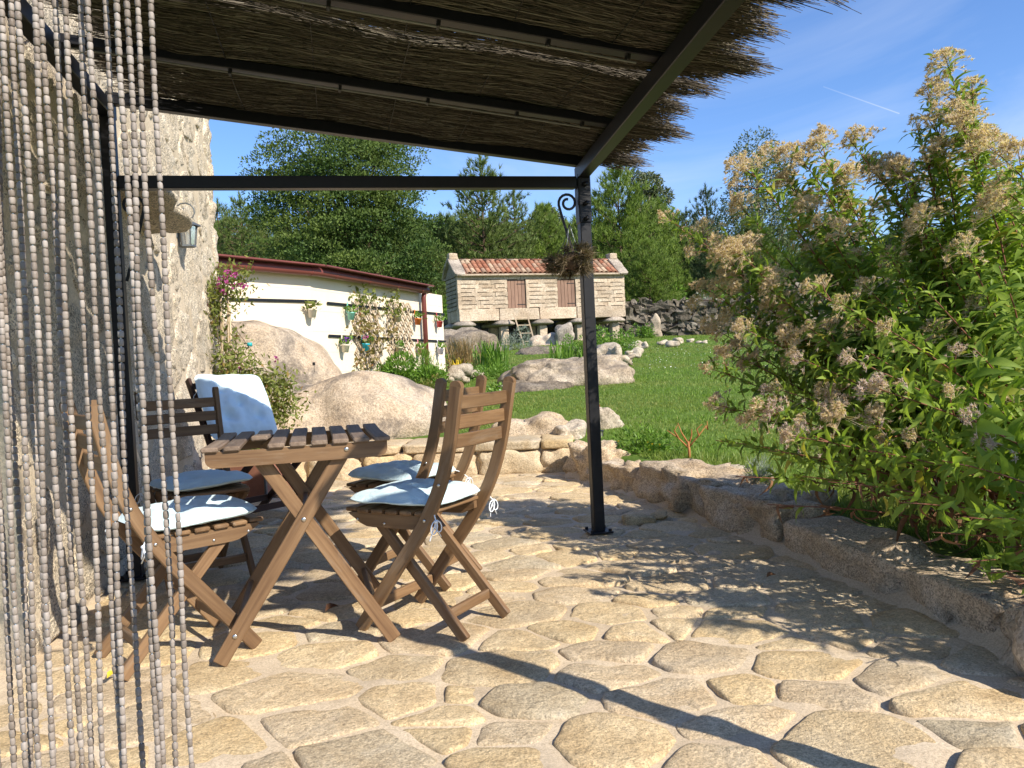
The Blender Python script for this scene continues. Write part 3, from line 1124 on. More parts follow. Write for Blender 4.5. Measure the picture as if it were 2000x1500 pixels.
def on_wall(px, py, seg):
    """the point of the wall face that stands at this place"""
    a, b = (W_K, W_R) if seg else (W_L, W_K)
    n = Vector((b.y-a.y, -(b.x-a.x), 0)).normalized()
    d = ray(px, py)
    o = Vector((0, 0, CAM_Z))
    t = (a-o).dot(n)/d.dot(n)
    return o+d*t


WN1 = Vector((W_R.y-W_K.y, -(W_R.x-W_K.x), 0)).normalized()
WN0 = Vector((W_K.y-W_L.y, -(W_K.x-W_L.x), 0)).normalized()


def cream_wall():
    root = thing('garden_building', W_K, 0, 'long low cream block building with red brown gutter and downpipe', 'building')
    top = 2.17
    mb = MB()
    f = [W_L, W_K, W_R]
    bk = [p - n*0.22 for p, n in ((W_L, WN0), (W_K, (WN0+WN1).normalized()), (W_R, WN1))]
    vs = [(p.x, p.y, -0.2) for p in f] + [(p.x, p.y, top) for p in f] + [(p.x, p.y, -0.2) for p in bk] + [(p.x, p.y, top) for p in bk]
    fs = [(0, 1, 4, 3), (1, 2, 5, 4), (2, 8, 11, 5), (8, 7, 10, 11), (7, 6, 9, 10), (6, 0, 3, 9), (3, 4, 10, 9), (4, 5, 11, 10)]
    mb.add(vs, fs)
    mb.build('wall', M['plaster'], root, True)
    dirR = (W_R-W_K).normalized()
    e = W_R - dirR*0.95
    gl = [W_L+WN0*0.10, W_K+(WN0+WN1).normalized()*0.10, e+WN1*0.10]
    rb = MB()
    for a, b in zip(gl, gl[1:]):
        rb.bar(Vector((a.x, a.y, top+0.072)), Vector((b.x, b.y, top+0.072)), 0.34, 0.020)
    r = rb.build('roof_edge', M['copperred'], root, True)
    g = MB()
    g.tube([Vector((p.x, p.y, top+0.005)) + n*0.03 for p, n in zip(gl, (WN0, WN1, WN1))], 0.056, 12)
    gut = g.build('gutter', M['copperred'], root, True)
    for a, b in zip(gl, gl[1:]):
        L = (b-a).length
        for q in np.arange(0.4, L, 0.9):
            c = a+(b-a)*(q/L)
            c = Vector((c.x, c.y, top+0.005)) + WN1*0.03
            dd = (b-a).normalized()*0.012
            MB().tube([c-dd, c+dd], 0.059, 12).build('joint_band', M['copperred'], gut)
    d = MB()
    q = e - dirR*0.06 + WN1*0.09
    d.tube([Vector((q.x, q.y, top-0.02)) + WN1*0.02, Vector((q.x, q.y, top-0.12)), Vector((q.x, q.y, 0.9))], 0.04, 10)
    d.build('downpipe', M['copperred'], root, True)


cream_wall()


# ---- pergola: the outer beam runs a little nearer to the wall towards the camera
OUT_N = Vector((0.735, 1.45, 0))


def beam_q(t):
    return 2.307 - 0.1046*t


def pergola():
    root = thing('pergola', POST_R, 0, 'black iron pergola frame with scrolled brackets over the patio', 'pergola')
    LEN = 3.0
    W, up = 0.060, (0, 0, 1)
    ZB, ZW = 1.895, 2.185           # outer beam, wall beam
    def post(p, name='post', h=ZB):
        MB().bar(p + Vector((0, 0, 0.012)), p + Vector((0, 0, h)), W, W, PA, 0.004).build(name, M['iron'], root, True)
        pl = MB()
        pl.bar(p - PB*0.065 + Vector((0, 0, 0.016)), p + PB*0.065 + Vector((0, 0, 0.016)), 0.13, 0.010, up, 0.002)
        o = pl.build('base_plate', M['iron'], root, True)
        for sx in (-1, 1):
            for sy in (-1, 1):
                b = MB()
                c = p + PB*0.05*sx + PA*0.05*sy
                b.tube([c + Vector((0, 0, 0.02)), c + Vector((0, 0, 0.034))], 0.009, 6, False)
                b.build('bolt', M['iron'], o)
    near_r, near_l = Vector((1.035, 1.45, 0)), POST_L - PA*LEN
    post(POST_R)
    post(near_r)
    post(POST_L, 'post', ZW)
    # clamp sleeve where post, beam and brace meet
    MB().bar(POST_R + Vector((0, 0, 1.66)), POST_R + Vector((0, 0, 1.92)), 0.070, 0.070, PA, 0.005).build('sleeve', M['iron'], root, True)
    for z in (1.68, 1.76, 1.86):
        c = POST_R + Vector((0, 0, z)) - PA*0.04
        MB().tube([c, c - PA*0.022], 0.012, 8).build('bolt', M['iron'], root, True)
    # tie bar, outer beam, wall beam
    z1 = Vector((0, 0, 1.875))
    MB().bar(POST_L + z1 + PB*0.033, POST_R + z1 - PB*0.04, 0.06, 0.06, up, 0.003).build('tie_bar', M['iron'], root, True)
    zo, zw = Vector((0, 0, ZB+0.035)), Vector((0, 0, ZW+0.03))
    od = (OUT_N-POST_R).normalized()
    MB().bar(POST_R + zo - od*0.05, OUT_N + zo + od*0.1, 0.06, 0.07, up, 0.003).build('outer_beam', M['iron'], root, True)
    MB().bar(POST_L + zw + PA*0.05, near_l + zw - PA*0.05, 0.06, 0.07, up, 0.003).build('wall_beam', M['iron'], root, True)
    for i, t in enumerate((0.0, 0.68, 1.44, 2.2)):
        a = POST_L - PA*t + Vector((0, 0, ZW+0.085))
        b = POST_L - PA*t + PB*(beam_q(t)+0.02) + Vector((0, 0, ZB+0.09))
        hh = 0.055 if i == 0 else 0.038
        MB().bar(a, b, 0.05, hh, up, 0.003).build('rafter', M['iron'], root, True)
        if i:
            k = MB()
            k.bar(a - Vector((0, 0, 0.025)), b - PB*0.12 - Vector((0, 0, 0.024)), 0.007, 0.007, up, 0.002)
            k.build('batten', M['batten'], root, True)
            for q in (0.12, 0.28, 0.47, 0.63, 0.8, 0.93):
                c = a + (b-a)*q - Vector((0, 0, 0.026))
                d = (b-a).normalized()*0.006
                MB().bar(c-d, c+d, 0.034, 0.026, up, 0.002).build('wire_tie', M['wire'], root, True)
    MB().bar(OUT_N + Vector((0, 0, ZB+0.03)), near_r + Vector((0, 0, ZB+0.03)), 0.05, 0.05, up, 0.003).build('outrigger', M['iron'], root, True)
    # scroll brackets
    def scroll(p0, sgn):
        pts = []
        for i in range(5):
            t = i/5
            pts.append((0.040+0.095*t, -0.44+0.33*t))
        cx, cz, r = 0.085, -0.085, 0.052
        for i in range(22):
            an = R(-12) + R(470)*i/21
            rr = r*(1-0.62*(i/21))
            pts.append((cx + rr*math.cos(an), cz + 0.0 + rr*math.sin(an)))
        m = MB()
        m.sweep([p0 + PB*sgn*x + Vector((0, 0, z)) for x, z in pts], 0.014, 0.0045, PA, 0.001)
        m.build('scroll_bracket', M['iron'], root, True)
    scroll(POST_R + Vector((0, 0, 1.855)), -1)
    scroll(POST_L + Vector((0, 0, 1.855)), 1)
    return root


pergola()


# ---- heather brush mats laid on the rafters
def brush_mat(label, t0, t1, q0, q1, lift, seed, n, fr):
    """t: metres from the far end towards the camera, q: metres out from the wall beam."""
    r = np.random.default_rng(seed)
    mid = POST_L - PA*((t0+t1)/2) + PB*1.2 + Vector((0, 0, 2.2))
    root = thing('brush_mat', mid, 0, label, 'roof mat')
    a, b, o = np.array(PA), np.array(PB), np.array(POST_L)
    def surf(t, q):
        sag = 0.008*np.sin(q*7.0+t*2) + 0.008*np.sin(t*6.7+seed) + 0.006*np.sin(q*3.1-t*5)
        bq = beam_q(t)
        z = 2.185 + 0.128 + lift + (1.895-2.185)*q/bq + sag - 0.10*np.maximum(q-bq-0.05, 0)**1.3
        return o[None] - a[None]*t[:, None] + b[None]*q[:, None] + np.array([0, 0, 1.0])[None]*z[:, None]
    # dense core
    nt, nq = 40, 70
    T, Q = np.meshgrid(np.linspace(t0+.02, t1-.02, nt), np.linspace(0, 1, nq))
    Q = q0+.36 + Q*(q1-.13-q0-.36-0.1046*T)
    V = surf(T.ravel(), Q.ravel())
    V[:, 2] += 0.006
    I = np.arange(nt*nq).reshape(nq, nt)
    F = np.stack([I[:-1, :-1], I[:-1, 1:], I[1:, 1:], I[1:, :-1]], -1).reshape(-1, 4)
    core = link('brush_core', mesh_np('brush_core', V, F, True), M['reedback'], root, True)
    # twigs: thin three-sided strands of several bends
    segs = 4
    L = r.uniform(0.35, 1.0, n)
    tc = r.uniform(t0, t1, n)
    edge = q1 - 0.1046*tc + 0.05*np.sin(tc*9+seed) + 0.05*np.sin(tc*23) + r.normal(0, 0.035, n)
    left = q0 + 0.05*np.sin(tc*11) + r.normal(0, 0.04, n)
    qc = left + L/2 + r.uniform(0, 1, n)*np.maximum(edge-left-L, 0.02)
    nf = int(n*fr)
    qc[:nf] = edge[:nf] - L[:nf]/2 - r.exponential(0.04, nf)
    qc[nf:nf+n//12] = left[nf:nf+n//12] + L[nf:nf+n//12]/2
    sk = r.normal(0, 0.014, n)
    wig = r.normal(0, 0.005, n)
    dz = r.uniform(-0.018, 0.022, n)
    rad = r.uniform(0.0008, 0.0020, n)
    Vs = []
    for k in range(segs+1):
        u = k/segs - 0.5
        q = qc + L*u
        t = tc + sk*u*2 + wig*np.cos(u*9+tc*50)
        p = surf(t, q)
        p[:, 2] += dz + 0.010*np.sin(u*8+tc*70)
        rr = rad*(1-0.6*max(0, u+0.1))
        for an in (0.5, 2.6, 4.7):
            Vs.append(p + a[None]*(np.cos(an)*rr)[:, None] + np.array([0, 0, 1.])[None]*(np.sin(an)*rr)[:, None])
    V = np.stack(Vs, 1)
    K = V.shape[1]
    tf = []
    for k in range(segs):
        for j in range(3):
            tf.append((k*3+j, k*3+(j+1) % 3, (k+1)*3+(j+1) % 3, (k+1)*3+j))
    F = (np.array(tf)[None] + (np.arange(n)*K)[:, None, None]).reshape(-1, 4)
    tw = link('twigs', mesh_np('twigs', V.reshape(-1, 3), F), M['reed'], root, True)
    tag(tw, kind='stuff')
    # stitching wires
    for q in np.arange(q0+0.18, q1-0.4, 0.34):
        tt = np.linspace(t0, t1, 24)
        pts = surf(tt, np.full(24, q))
        m = MB()
        m.tube([Vector(p) - Vector((0, 0, 0.022)) for p in pts], 0.0022, 4, False)
        m.build('stitch_wire', M['wire'], root, True)


brush_mat('dark heather brush mat over the far half of the pergola', -0.085, 1.19, 0.10, 2.57, 0.0, 21, 10000, 0.22)
brush_mat('heather brush mat over the near half of the pergola roof', 1.24, 2.52, 0.08, 2.60, 0.005, 33, 11000, 0.22)
# ---------------------------------------------------------------- furniture
def screw(parent, p, d, r=0.006):
    d = Vector(d).normalized()
    m = MB()
    m.tube([Vector(p), Vector(p)+d*0.002, Vector(p)+d*0.0035], [r, r, r*0.55], 8, True)
    return m.build('screw', M['steel'], parent)


def folding_chair(name, mats):
    """local: +x is the way the chair faces, z up; seat 0.44 m, back 0.865 m"""
    root = thing(name)
    wd = mats
    prof = [(-0.275, 0.865), (-0.258, 0.78), (-0.232, 0.66), (-0.19, 0.535), (-0.135, 0.43), (-0.07, 0.335), (0.03, 0.21), (0.19, 0.0)]
    # smooth the profile
    def pr(t):
        x = t*(len(prof)-1)
        i = min(int(x), len(prof)-2)
        f = x-i
        p0, p1, p2, p3 = prof[max(i-1, 0)], prof[i], prof[i+1], prof[min(i+2, len(prof)-1)]
        def cr(a, b, c, d):
            return 0.5*((2*b) + (c-a)*f + (2*a-5*b+4*c-d)*f*f + (3*b-a-3*c+d)*f**3)
        return cr(p0[0], p1[0], p2[0], p3[0]), cr(p0[1], p1[1], p2[1], p3[1])
    for s in (-1, 1):
        m = MB()
        pts = [Vector((pr(i/16)[0], s*0.178, pr(i/16)[1])) for i in range(17)]
        m.sweep(pts, 0.046, 0.022, (0, 1, 0), 0.003)
        # rounded top of the post
        top = pts[0]
        d = (pts[0]-pts[1]).normalized()
        side = Vector((0, 1, 0)).cross(d)
        vs, n = [], 9
        for k in range(n):
            a = math.pi*k/(n-1)
            c = top - d*0.003 + side*math.cos(a)*0.0225 + d*math.sin(a)*0.020
            vs += [c + Vector((0, 0.0105, 0)), c - Vector((0, 0.0105, 0))]
        fs = [tuple(range(0, 2*n, 2)), tuple(range(2*n-1, 0, -2))] + [(2*k, 2*k+1, 2*k+3, 2*k+2) for k in range(n-1)]
        m.add(vs, fs, [(v.z, v.x, v.y) for v in vs])
        o = m.build('back_post', wd, root)
        y = s*0.19
        for q in (pr(0.60), pr(0.43)):
            screw(o, (q[0], y, q[1]), (0, s, 0))
        m = MB()
        m.bar((0.135, s*0.140, 0.415), (-0.235, s*0.140, 0.0), 0.040, 0.022, (0, 1, 0))
        o = m.build('leg', wd, root)
        screw(o, (0.0, s*0.1515, 0.263), (0, s, 0), 0.005)
        # curved seat rail
        top = [(x, 0.420) for x in np.linspace(-0.115, 0.225, 10)]
        bot = [(x, 0.420-0.050*math.sin(max(0.06, min(1, (0.232-x)/0.10))*math.pi/2)*min(1, 0.55+(x+0.115)*8)) for x in np.linspace(0.232, -0.115, 14)]
        ol = top+bot
        vs = [Vector((x, s*0.163, z)) for x, z in ol] + [Vector((x, s*0.143, z)) for x, z in ol]
        n = len(ol)
        fs = [tuple(range(n))[::-1 if s > 0 else 1], tuple(range(2*n-1, n-1, -1))[::-1 if s > 0 else 1]] + [(i, (i+1) % n, n+(i+1) % n, n+i) for i in range(n)]
        m = MB()
        m.add(vs, fs, [(v.x, v.z, v.y) for v in vs])
        o = m.build('seat_rail', wd, root)
        screw(o, (0.19, s*0.163, 0.395), (0, s, 0), 0.005)
        screw(o, (0.07, s*0.163, 0.385), (0, s, 0), 0.005)
    for i in range(6):
        x = -0.095+i*0.0635
        w = 0.352 - (0.03 if i == 5 else 0)
        MB().bar((x, -w/2, 0.4285), (x, w/2, 0.4285), 0.050, 0.015, (0, 0, 1), 0.004).build('seat_slat', wd, root)
    for z in (0.808, 0.742, 0.676):
        xx = np.interp(z, [p[1] for p in prof][::-1], [p[0] for p in prof][::-1])
        pts = [Vector((xx - 0.012*(1-(y/0.168)**2) + 0.006, y, z)) for y in np.linspace(-0.168, 0.168, 7)]
        MB().sweep(pts, 0.016, 0.047, (0, 0, 1), 0.003).build('back_slat', wd, root)
    MB().bar((0.115, -0.166, 0.098), (0.115, 0.166, 0.098), 0.018, 0.036, (0, 0, 1)).build('stretcher', wd, root)
    MB().bar((-0.165, -0.129, 0.078), (-0.165, 0.129, 0.078), 0.018, 0.036, (0, 0, 1)).build('stretcher', wd, root)
    MB().bar((0.11, -0.129, 0.39), (0.11, 0.129, 0.39), 0.03, 0.018, (0, 0, 1)).build('stretcher', wd, root)
    return root


def place(o, x, y, face, z=0.013):
    o.location = (x, y, z)
    o.rotation_euler = (0, 0, math.atan2(face[1], face[0]))
    return o


GR_CH = 'brown folding chairs round the table'
CH = {}
CH['nr'] = place(folding_chair('folding_chair', M['wood']), -0.335, 2.90, (-0.874, 0.487))
tag(CH['nr'], 'nearer brown folding chair right of the table, back turned to us', 'chair', GR_CH)
for key, x, y, f, lab in (('fr', -0.46, 3.52, (-0.90, 0.43), 'farther brown folding chair right of the table, half hidden behind its twin'),
                          ('nl', -1.185, 2.73, (0.76, 0.65), 'sunlit brown folding chair behind the bead curtain, its back leaning left'),
                          ('fl', -1.46, 3.62, (0.58, -0.81), 'shaded brown folding chair standing against the house wall')):
    c = copy_tree(CH['nr'])
    CH[key] = place(c, x, y, f)
    tag(c, lab, 'chair', GR_CH)


def cushion_mesh(name, w, d, th, tufts, seed, lift=None, n=34, dent=0.6, k=5.0):
    vs, fs = [], []
    def plan(i, j):
        u, v = 2*i/n-1, 2*j/n-1
        # rounded square, corners slightly pulled out
        r = max(abs(u), abs(v))
        if r < 1e-6:
            return 0, 0, 0
        q = r/((abs(u)**k+abs(v)**k)**(1/k))
        return u*q, v*q, r
    for side in (1, -1):
        for j in range(n+1):
            for i in range(n+1):
                u, v, r = plan(i, j)
                x, y = u*w/2, v*d/2
                h = th/2*max(0, 1-r**3.2)**0.52
                for tx, ty in tufts:
                    dd = (x-tx)**2+(y-ty)**2
                    h *= 1-dent*math.exp(-dd/(0.032**2))
                h *= 1+0.30*fbm((x, y, side), 11, 4, seed)
                z = side*h*(1.0 if side > 0 else 0.55)
                z += 0.010*fbm((x, y, 0), 5, 2, seed+3)*r*r
                if lift:
                    for cx, cy, a in lift:
                        z += a*math.exp(-((x-cx)**2+(y-cy)**2)/(0.09**2))
                vs.append((x + 0.006*fbm((x, y, 5), 8, 2, seed), y + 0.006*fbm((x, y, 9), 8, 2, seed), z))
    m = (n+1)*(n+1)
    for j in range(n):
        for i in range(n):
            a = j*(n+1)+i
            fs.append((a, a+1, a+n+2, a+n+1))
            fs.append((m+a, m+a+n+1, m+a+n+2, m+a+1))
    edge = [j*(n+1)+i for j, i in [(0, i) for i in range(n)] + [(j, n) for j in range(n)] + [(n, i) for i in range(n, 0, -1)] + [(j, 0) for j in range(n, 0, -1)]]
    for a, b in zip(edge, edge[1:]+edge[:1]):
        fs.append((b, a, m+a, m+b))
    me = bpy.data.meshes.new(name)
    me.from_pydata(vs, [], fs)
    me.polygons.foreach_set('use_smooth', [True]*len(fs))
    return me


def bow(parent, p, seed, s=1.0):
    rnd = random.Random(seed)
    m = MB()
    p = Vector(p)
    ph = rnd.uniform(-0.6, 0.6)
    for sg in (-1, 1):
        loop = []
        for k in range(13):
            a = 2*math.pi*k/12
            r = 0.030*s
            loop.append(p + Vector((0.004*math.sin(a), sg*(r*(1-math.cos(a))*0.42)*math.cos(ph) + 0.010*math.sin(a), -0.024*s*(1-math.cos(a))*0.8 + 0.008*math.sin(a)*sg)))
        m.tube(loop, 0.0022, 5)
        m.tube([p, p + Vector((0.006, sg*0.012, -0.03*s)), p + Vector((0.002, sg*(0.02+rnd.uniform(0, .02)), -0.058*s))], 0.0022, 5)
    m.tube([p - Vector((0, 0.007, 0)), p + Vector((0, 0.007, 0))], 0.006, 7)
    m.build('tie', M['cord'], parent)


def seat_cushion(label, key, seed, dx=0.0, dy=0.0, rot=0.0, lift=None):
    c = CH[key]
    o = link('seat_cushion', cushion_mesh('seat_cushion', 0.395, 0.385, 0.076, [(-.07, -.07), (.07, -.07), (-.07, .07), (.07, .07)], seed, lift), M['fabric'])
    rz = c.rotation_euler.z
    off = Matrix.Rotation(rz, 3, 'Z') @ Vector((0.055+dx, dy, 0))
    o.location = Vector(c.location) + off + Vector((0, 0, 0.463))
    o.rotation_euler = (0, R(-1.5), rz+rot)
    tag(o, label, 'cushion', 'pale blue seat cushions')
    for sg in (-1, 1):
        p = Vector((-0.225-dx, sg*0.200-dy, -0.045))
        m = MB()
        m.tube([Vector((-0.165, sg*0.15, 0.0)), Vector((-0.195, sg*0.185, -0.015)), p], 0.0024, 5)
        m.build('cord', M['cord'], o)
        bow(o, p, seed*10+sg)
    return o


seat_cushion('pale blue cushion on the nearer right chair, tied with bows', 'nr', 1, -0.01, 0.0, 0.03, [(-0.02, 0.1, 0.018)])
seat_cushion('pale blue cushion on the farther right chair', 'fr', 2, 0.0, 0.0, -0.05, [(-0.05, 0.05, 0.02)])
seat_cushion('sunlit pale cushion on the chair behind the bead curtain', 'nl', 3, -0.01, 0.0, 0.02)
seat_cushion('shaded blue cushion on the chair against the house wall', 'fl', 4, 0.0, 0.0, 0.05)


# ---- folding table
def table():
    A, B = Vector((-1.00, 2.51, 0)), Vector((-0.415, 2.655, 0))
    ax = (B-A).normalized()
    ay = Vector((-ax.y, ax.x, 0))
    W, D = 0.615, 0.655
    c = (A+B)/2 + ay*D/2
    root = thing('folding_table', (c.x, c.y, 0.013), math.atan2(ax.y, ax.x), 'brown slatted folding table with crossed legs and one loose slat', 'table')
    wd = M['wood']
    zt = 0.700
    n = 9
    pitch = W/n
    for i in range(n):
        x = -W/2+pitch*(i+0.5)
        m = MB()
        bend = random.Random(i).uniform(-.006, .006)
        y0, y1, dz = -D/2, D/2, 0.0
        if i == 2:
            # the loose slat: sprung from its end and lifted
            pts = [Vector((x+0.016, -D/2+0.035, zt+0.026)), Vector((x+0.012, 0.0, zt+0.010)), Vector((x, D/2, zt))]
        else:
            pts = [Vector((x+bend*(1-4*(t-.5)**2), -D/2+D*t, zt-0.003*math.sin(math.pi*t))) for t in np.linspace(0, 1, 6)]
        m.sweep(pts, 0.053, 0.0165, (0, 0, 1), 0.004)
        m.build('slat', M['tabletop'], root)
    # end aprons with rounded lower corners
    for sg in (-1, 1):
        y = sg*(D/2-0.022)
        ol = [(-W/2+0.018, zt-0.009), (W/2-0.018, zt-0.009)]
        for k in range(6):
            a = R(90*k/5)
            ol.append((W/2-0.018-0.028+0.028*math.cos(a), zt-0.032-0.028*math.sin(a)))
        for k in range(6):
            a = R(90*k/5)
            ol.append((-W/2+0.018+0.028-0.028*math.sin(a), zt-0.032-0.028*math.cos(a)))
        vs = [Vector((x, y-0.010, z)) for x, z in ol] + [Vector((x, y+0.010, z)) for x, z in ol]
        k = len(ol)
        fs = [tuple(range(k)), tuple(range(2*k-1, k-1, -1))] + [(j, k+j, k+(j+1) % k, (j+1) % k) for j in range(k)]
        m = MB()
        m.add(vs, fs, [(v.x, v.y, v.z) for v in vs])
        ap = m.build('apron', wd, root)
        if sg < 0:
            screw(ap, (0.155, y-0.0105, zt-0.028), (0, -1, 0), 0.008)
        # crossed legs
        l1, l2 = y + sg*(-0.022), y + sg*(-0.045)
        m = MB()
        m.bar((-0.135, l2, zt-0.03), (0.285, l2, 0.0), 0.048, 0.021, (0, 1, 0))
        a1 = m.build('leg', wd, root)
        m = MB()
        m.bar((0.150, l1, zt-0.03), (-0.285, l1, 0.0), 0.048, 0.021, (0, 1, 0))
        a2 = m.build('leg', wd, root)
        xc = -0.135+0.42*0.46
        if sg < 0:
            screw(a2, (0.005, l1-0.0108, 0.447), (0, -1, 0), 0.008)
            screw(a2, (-0.232, l1-0.0108, 0.086), (0, -1, 0), 0.008)
    MB().bar((-0.228, -D/2+0.055, 0.105), (-0.228, D/2-0.055, 0.105), 0.02, 0.042, (0.5, 0, 1)).build('stretcher', wd, root)
    MB().bar((0.222, -D/2+0.078, 0.11), (0.222, D/2-0.078, 0.11), 0.02, 0.042, (-0.5, 0, 1)).build('stretcher', wd, root)
    MB().bar((0.005, -D/2+0.058, 0.447), (0.005, D/2-0.058, 0.447), 0.018, 0.018, (0, 0, 1)).build('stretcher', wd, root)
    return root


table()


# ---- dark reclining chair with its pillow
def dark_chair():
    root = thing('garden_chair', (-1.66, 5.17, 0.013), math.atan2(-0.62, 0.78), 'dark stained slatted chair holding a pillow at the end of the house wall', 'chair')
    wd = M['darkwood']
    for s in (-1, 1):
        y = s*0.225
        MB().sweep([Vector((-0.445, y, 0.92)), Vector((-0.33, y, 0.71)), Vector((-0.20, y, 0.45)), Vector((-0.10, y, 0.28)), Vector((0.22, y, 0.0))], 0.046, 0.024, (0, 1, 0)).build('back_post', wd, root)
        MB().bar((0.20, y*0.86, 0.40), (-0.33, y*0.86, 0.0), 0.044, 0.024, (0, 1, 0)).build('leg', wd, root)
        MB().bar((-0.20, y*0.93, 0.375), (0.27, y*0.93, 0.41), 0.03, 0.04, (0, 0, 1)).build('seat_rail', wd, root)
    for i in range(7):
        z = 0.50+i*0.062
        x = np.interp(z, [0.45, 0.71, 0.92], [-0.20, -0.33, -0.445])
        MB().bar((x, -0.213, z), (x, 0.213, z), 0.016, 0.042).build('back_slat', wd, root)
    for i in range(7):
        x = -0.17+i*0.07
        MB().bar((x, -0.235, 0.412+x*0.075), (x, 0.235, 0.412+x*0.075), 0.055, 0.016).build('seat_slat', wd, root)
    MB().bar((0.13, -0.213, 0.085), (0.13, 0.213, 0.085), 0.018, 0.04).build('stretcher', wd, root)
    MB().bar((-0.22, -0.18, 0.085), (-0.22, 0.18, 0.085), 0.018, 0.04).build('stretcher', wd, root)
    return root


dc = dark_chair()
_me = cushion_mesh('back_pillow', 0.50, 0.50, 0.125, [(-.11, -.1), (.11, -.1), (-.11, .1), (.11, .1), (0, 0)], 9.0, None, 44, 0.7, 9.0)
pil = link('back_pillow', _me, M['fabric2'])
_d = Vector((0.78, -0.62, 0)).normalized()
_w = Vector((0.62, 0.78, 0)).normalized()
_upv = Vector((0, 0, 1))
_n = _d*math.cos(R(31)) + _upv*math.sin(R(31))
_up = _upv*math.cos(R(31)) - _d*math.sin(R(31))
_rot = Matrix((_w, _up, _n)).transposed()
if _up.z < 0:
    _up = -_up
_rot = Matrix((_w, _up, _w.cross(_up))).transposed()
_c = Vector(dc.location) - _d*0.245 + Vector((0, 0, 0.725))
pil.matrix_world = Matrix.Translation(_c) @ _rot.to_4x4() @ Matrix.Rotation(R(-4), 4, 'Z')
tag(pil, 'tufted pale blue pillow propped against the dark chair back', 'cushion')
m_ = MB()
m_.tube([Vector((-0.235, 0.13, 0)), Vector((-0.262, 0.10, -0.03)), Vector((-0.268, 0.06, -0.05))], 0.0022, 5)
m_.build('tie', M['cord'], pil)

# ---- planter box behind the table
def planter():
    p = G(505, 968, 0.0)
    root = thing('planter', (p.x, p.y, 0.0), R(-18), 'square terracotta coloured planter box behind the table legs', 'planter')
    for s, (a, b) in enumerate((((-.19, -.17), (.19, -.17)), ((.19, -.17), (.19, .17)), ((.19, .17), (-.19, .17)), ((-.19, .17), (-.19, -.17)))):
        MB().bar((a[0], a[1], 0.17), (b[0], b[1], 0.17), 0.022, 0.32, (0, 0, 1), 0.004).build('side', M['terracotta'], root)
    MB().box((0, 0, 0.275), (0.355, 0.315, 0.02)).build('soil', M['bark'], root)
    for a in ((-.2, -.18), (.2, -.18)):
        MB().bar((a[0], a[1], 0.0), (a[0], a[1], 0.345), 0.02, 0.02, (1, 0, 0)).build('corner_post', M['zinc'], root)


planter()


# ---- bead curtain drawn to the left of the doorway
def bead_mesh():
    # barrel bead with softened square section, one unit tall
    rings = [(-0.5, 0.26), (-0.485, 0.37), (-0.41, 0.455), (-0.15, 0.5), (0.15, 0.5), (0.41, 0.455), (0.485, 0.37), (0.5, 0.26)]
    n = 12
    vs, fs = [], []
    for z, r in rings:
        for k in range(n):
            a = 2*math.pi*k/n
            q = (abs(math.cos(a))**5 + abs(math.sin(a))**5)**(-1/5)
            vs.append((r*q*math.cos(a)*0.97, r*q*math.sin(a)*0.97, z))
    for i in range(len(rings)-1):
        for k in range(n):
            fs.append((i*n+k, i*n+(k+1) % n, (i+1)*n+(k+1) % n, (i+1)*n+k))
    fs += [tuple(range(n-1, -1, -1)), tuple((len(rings)-1)*n+k for k in range(n))]
    return vs, fs


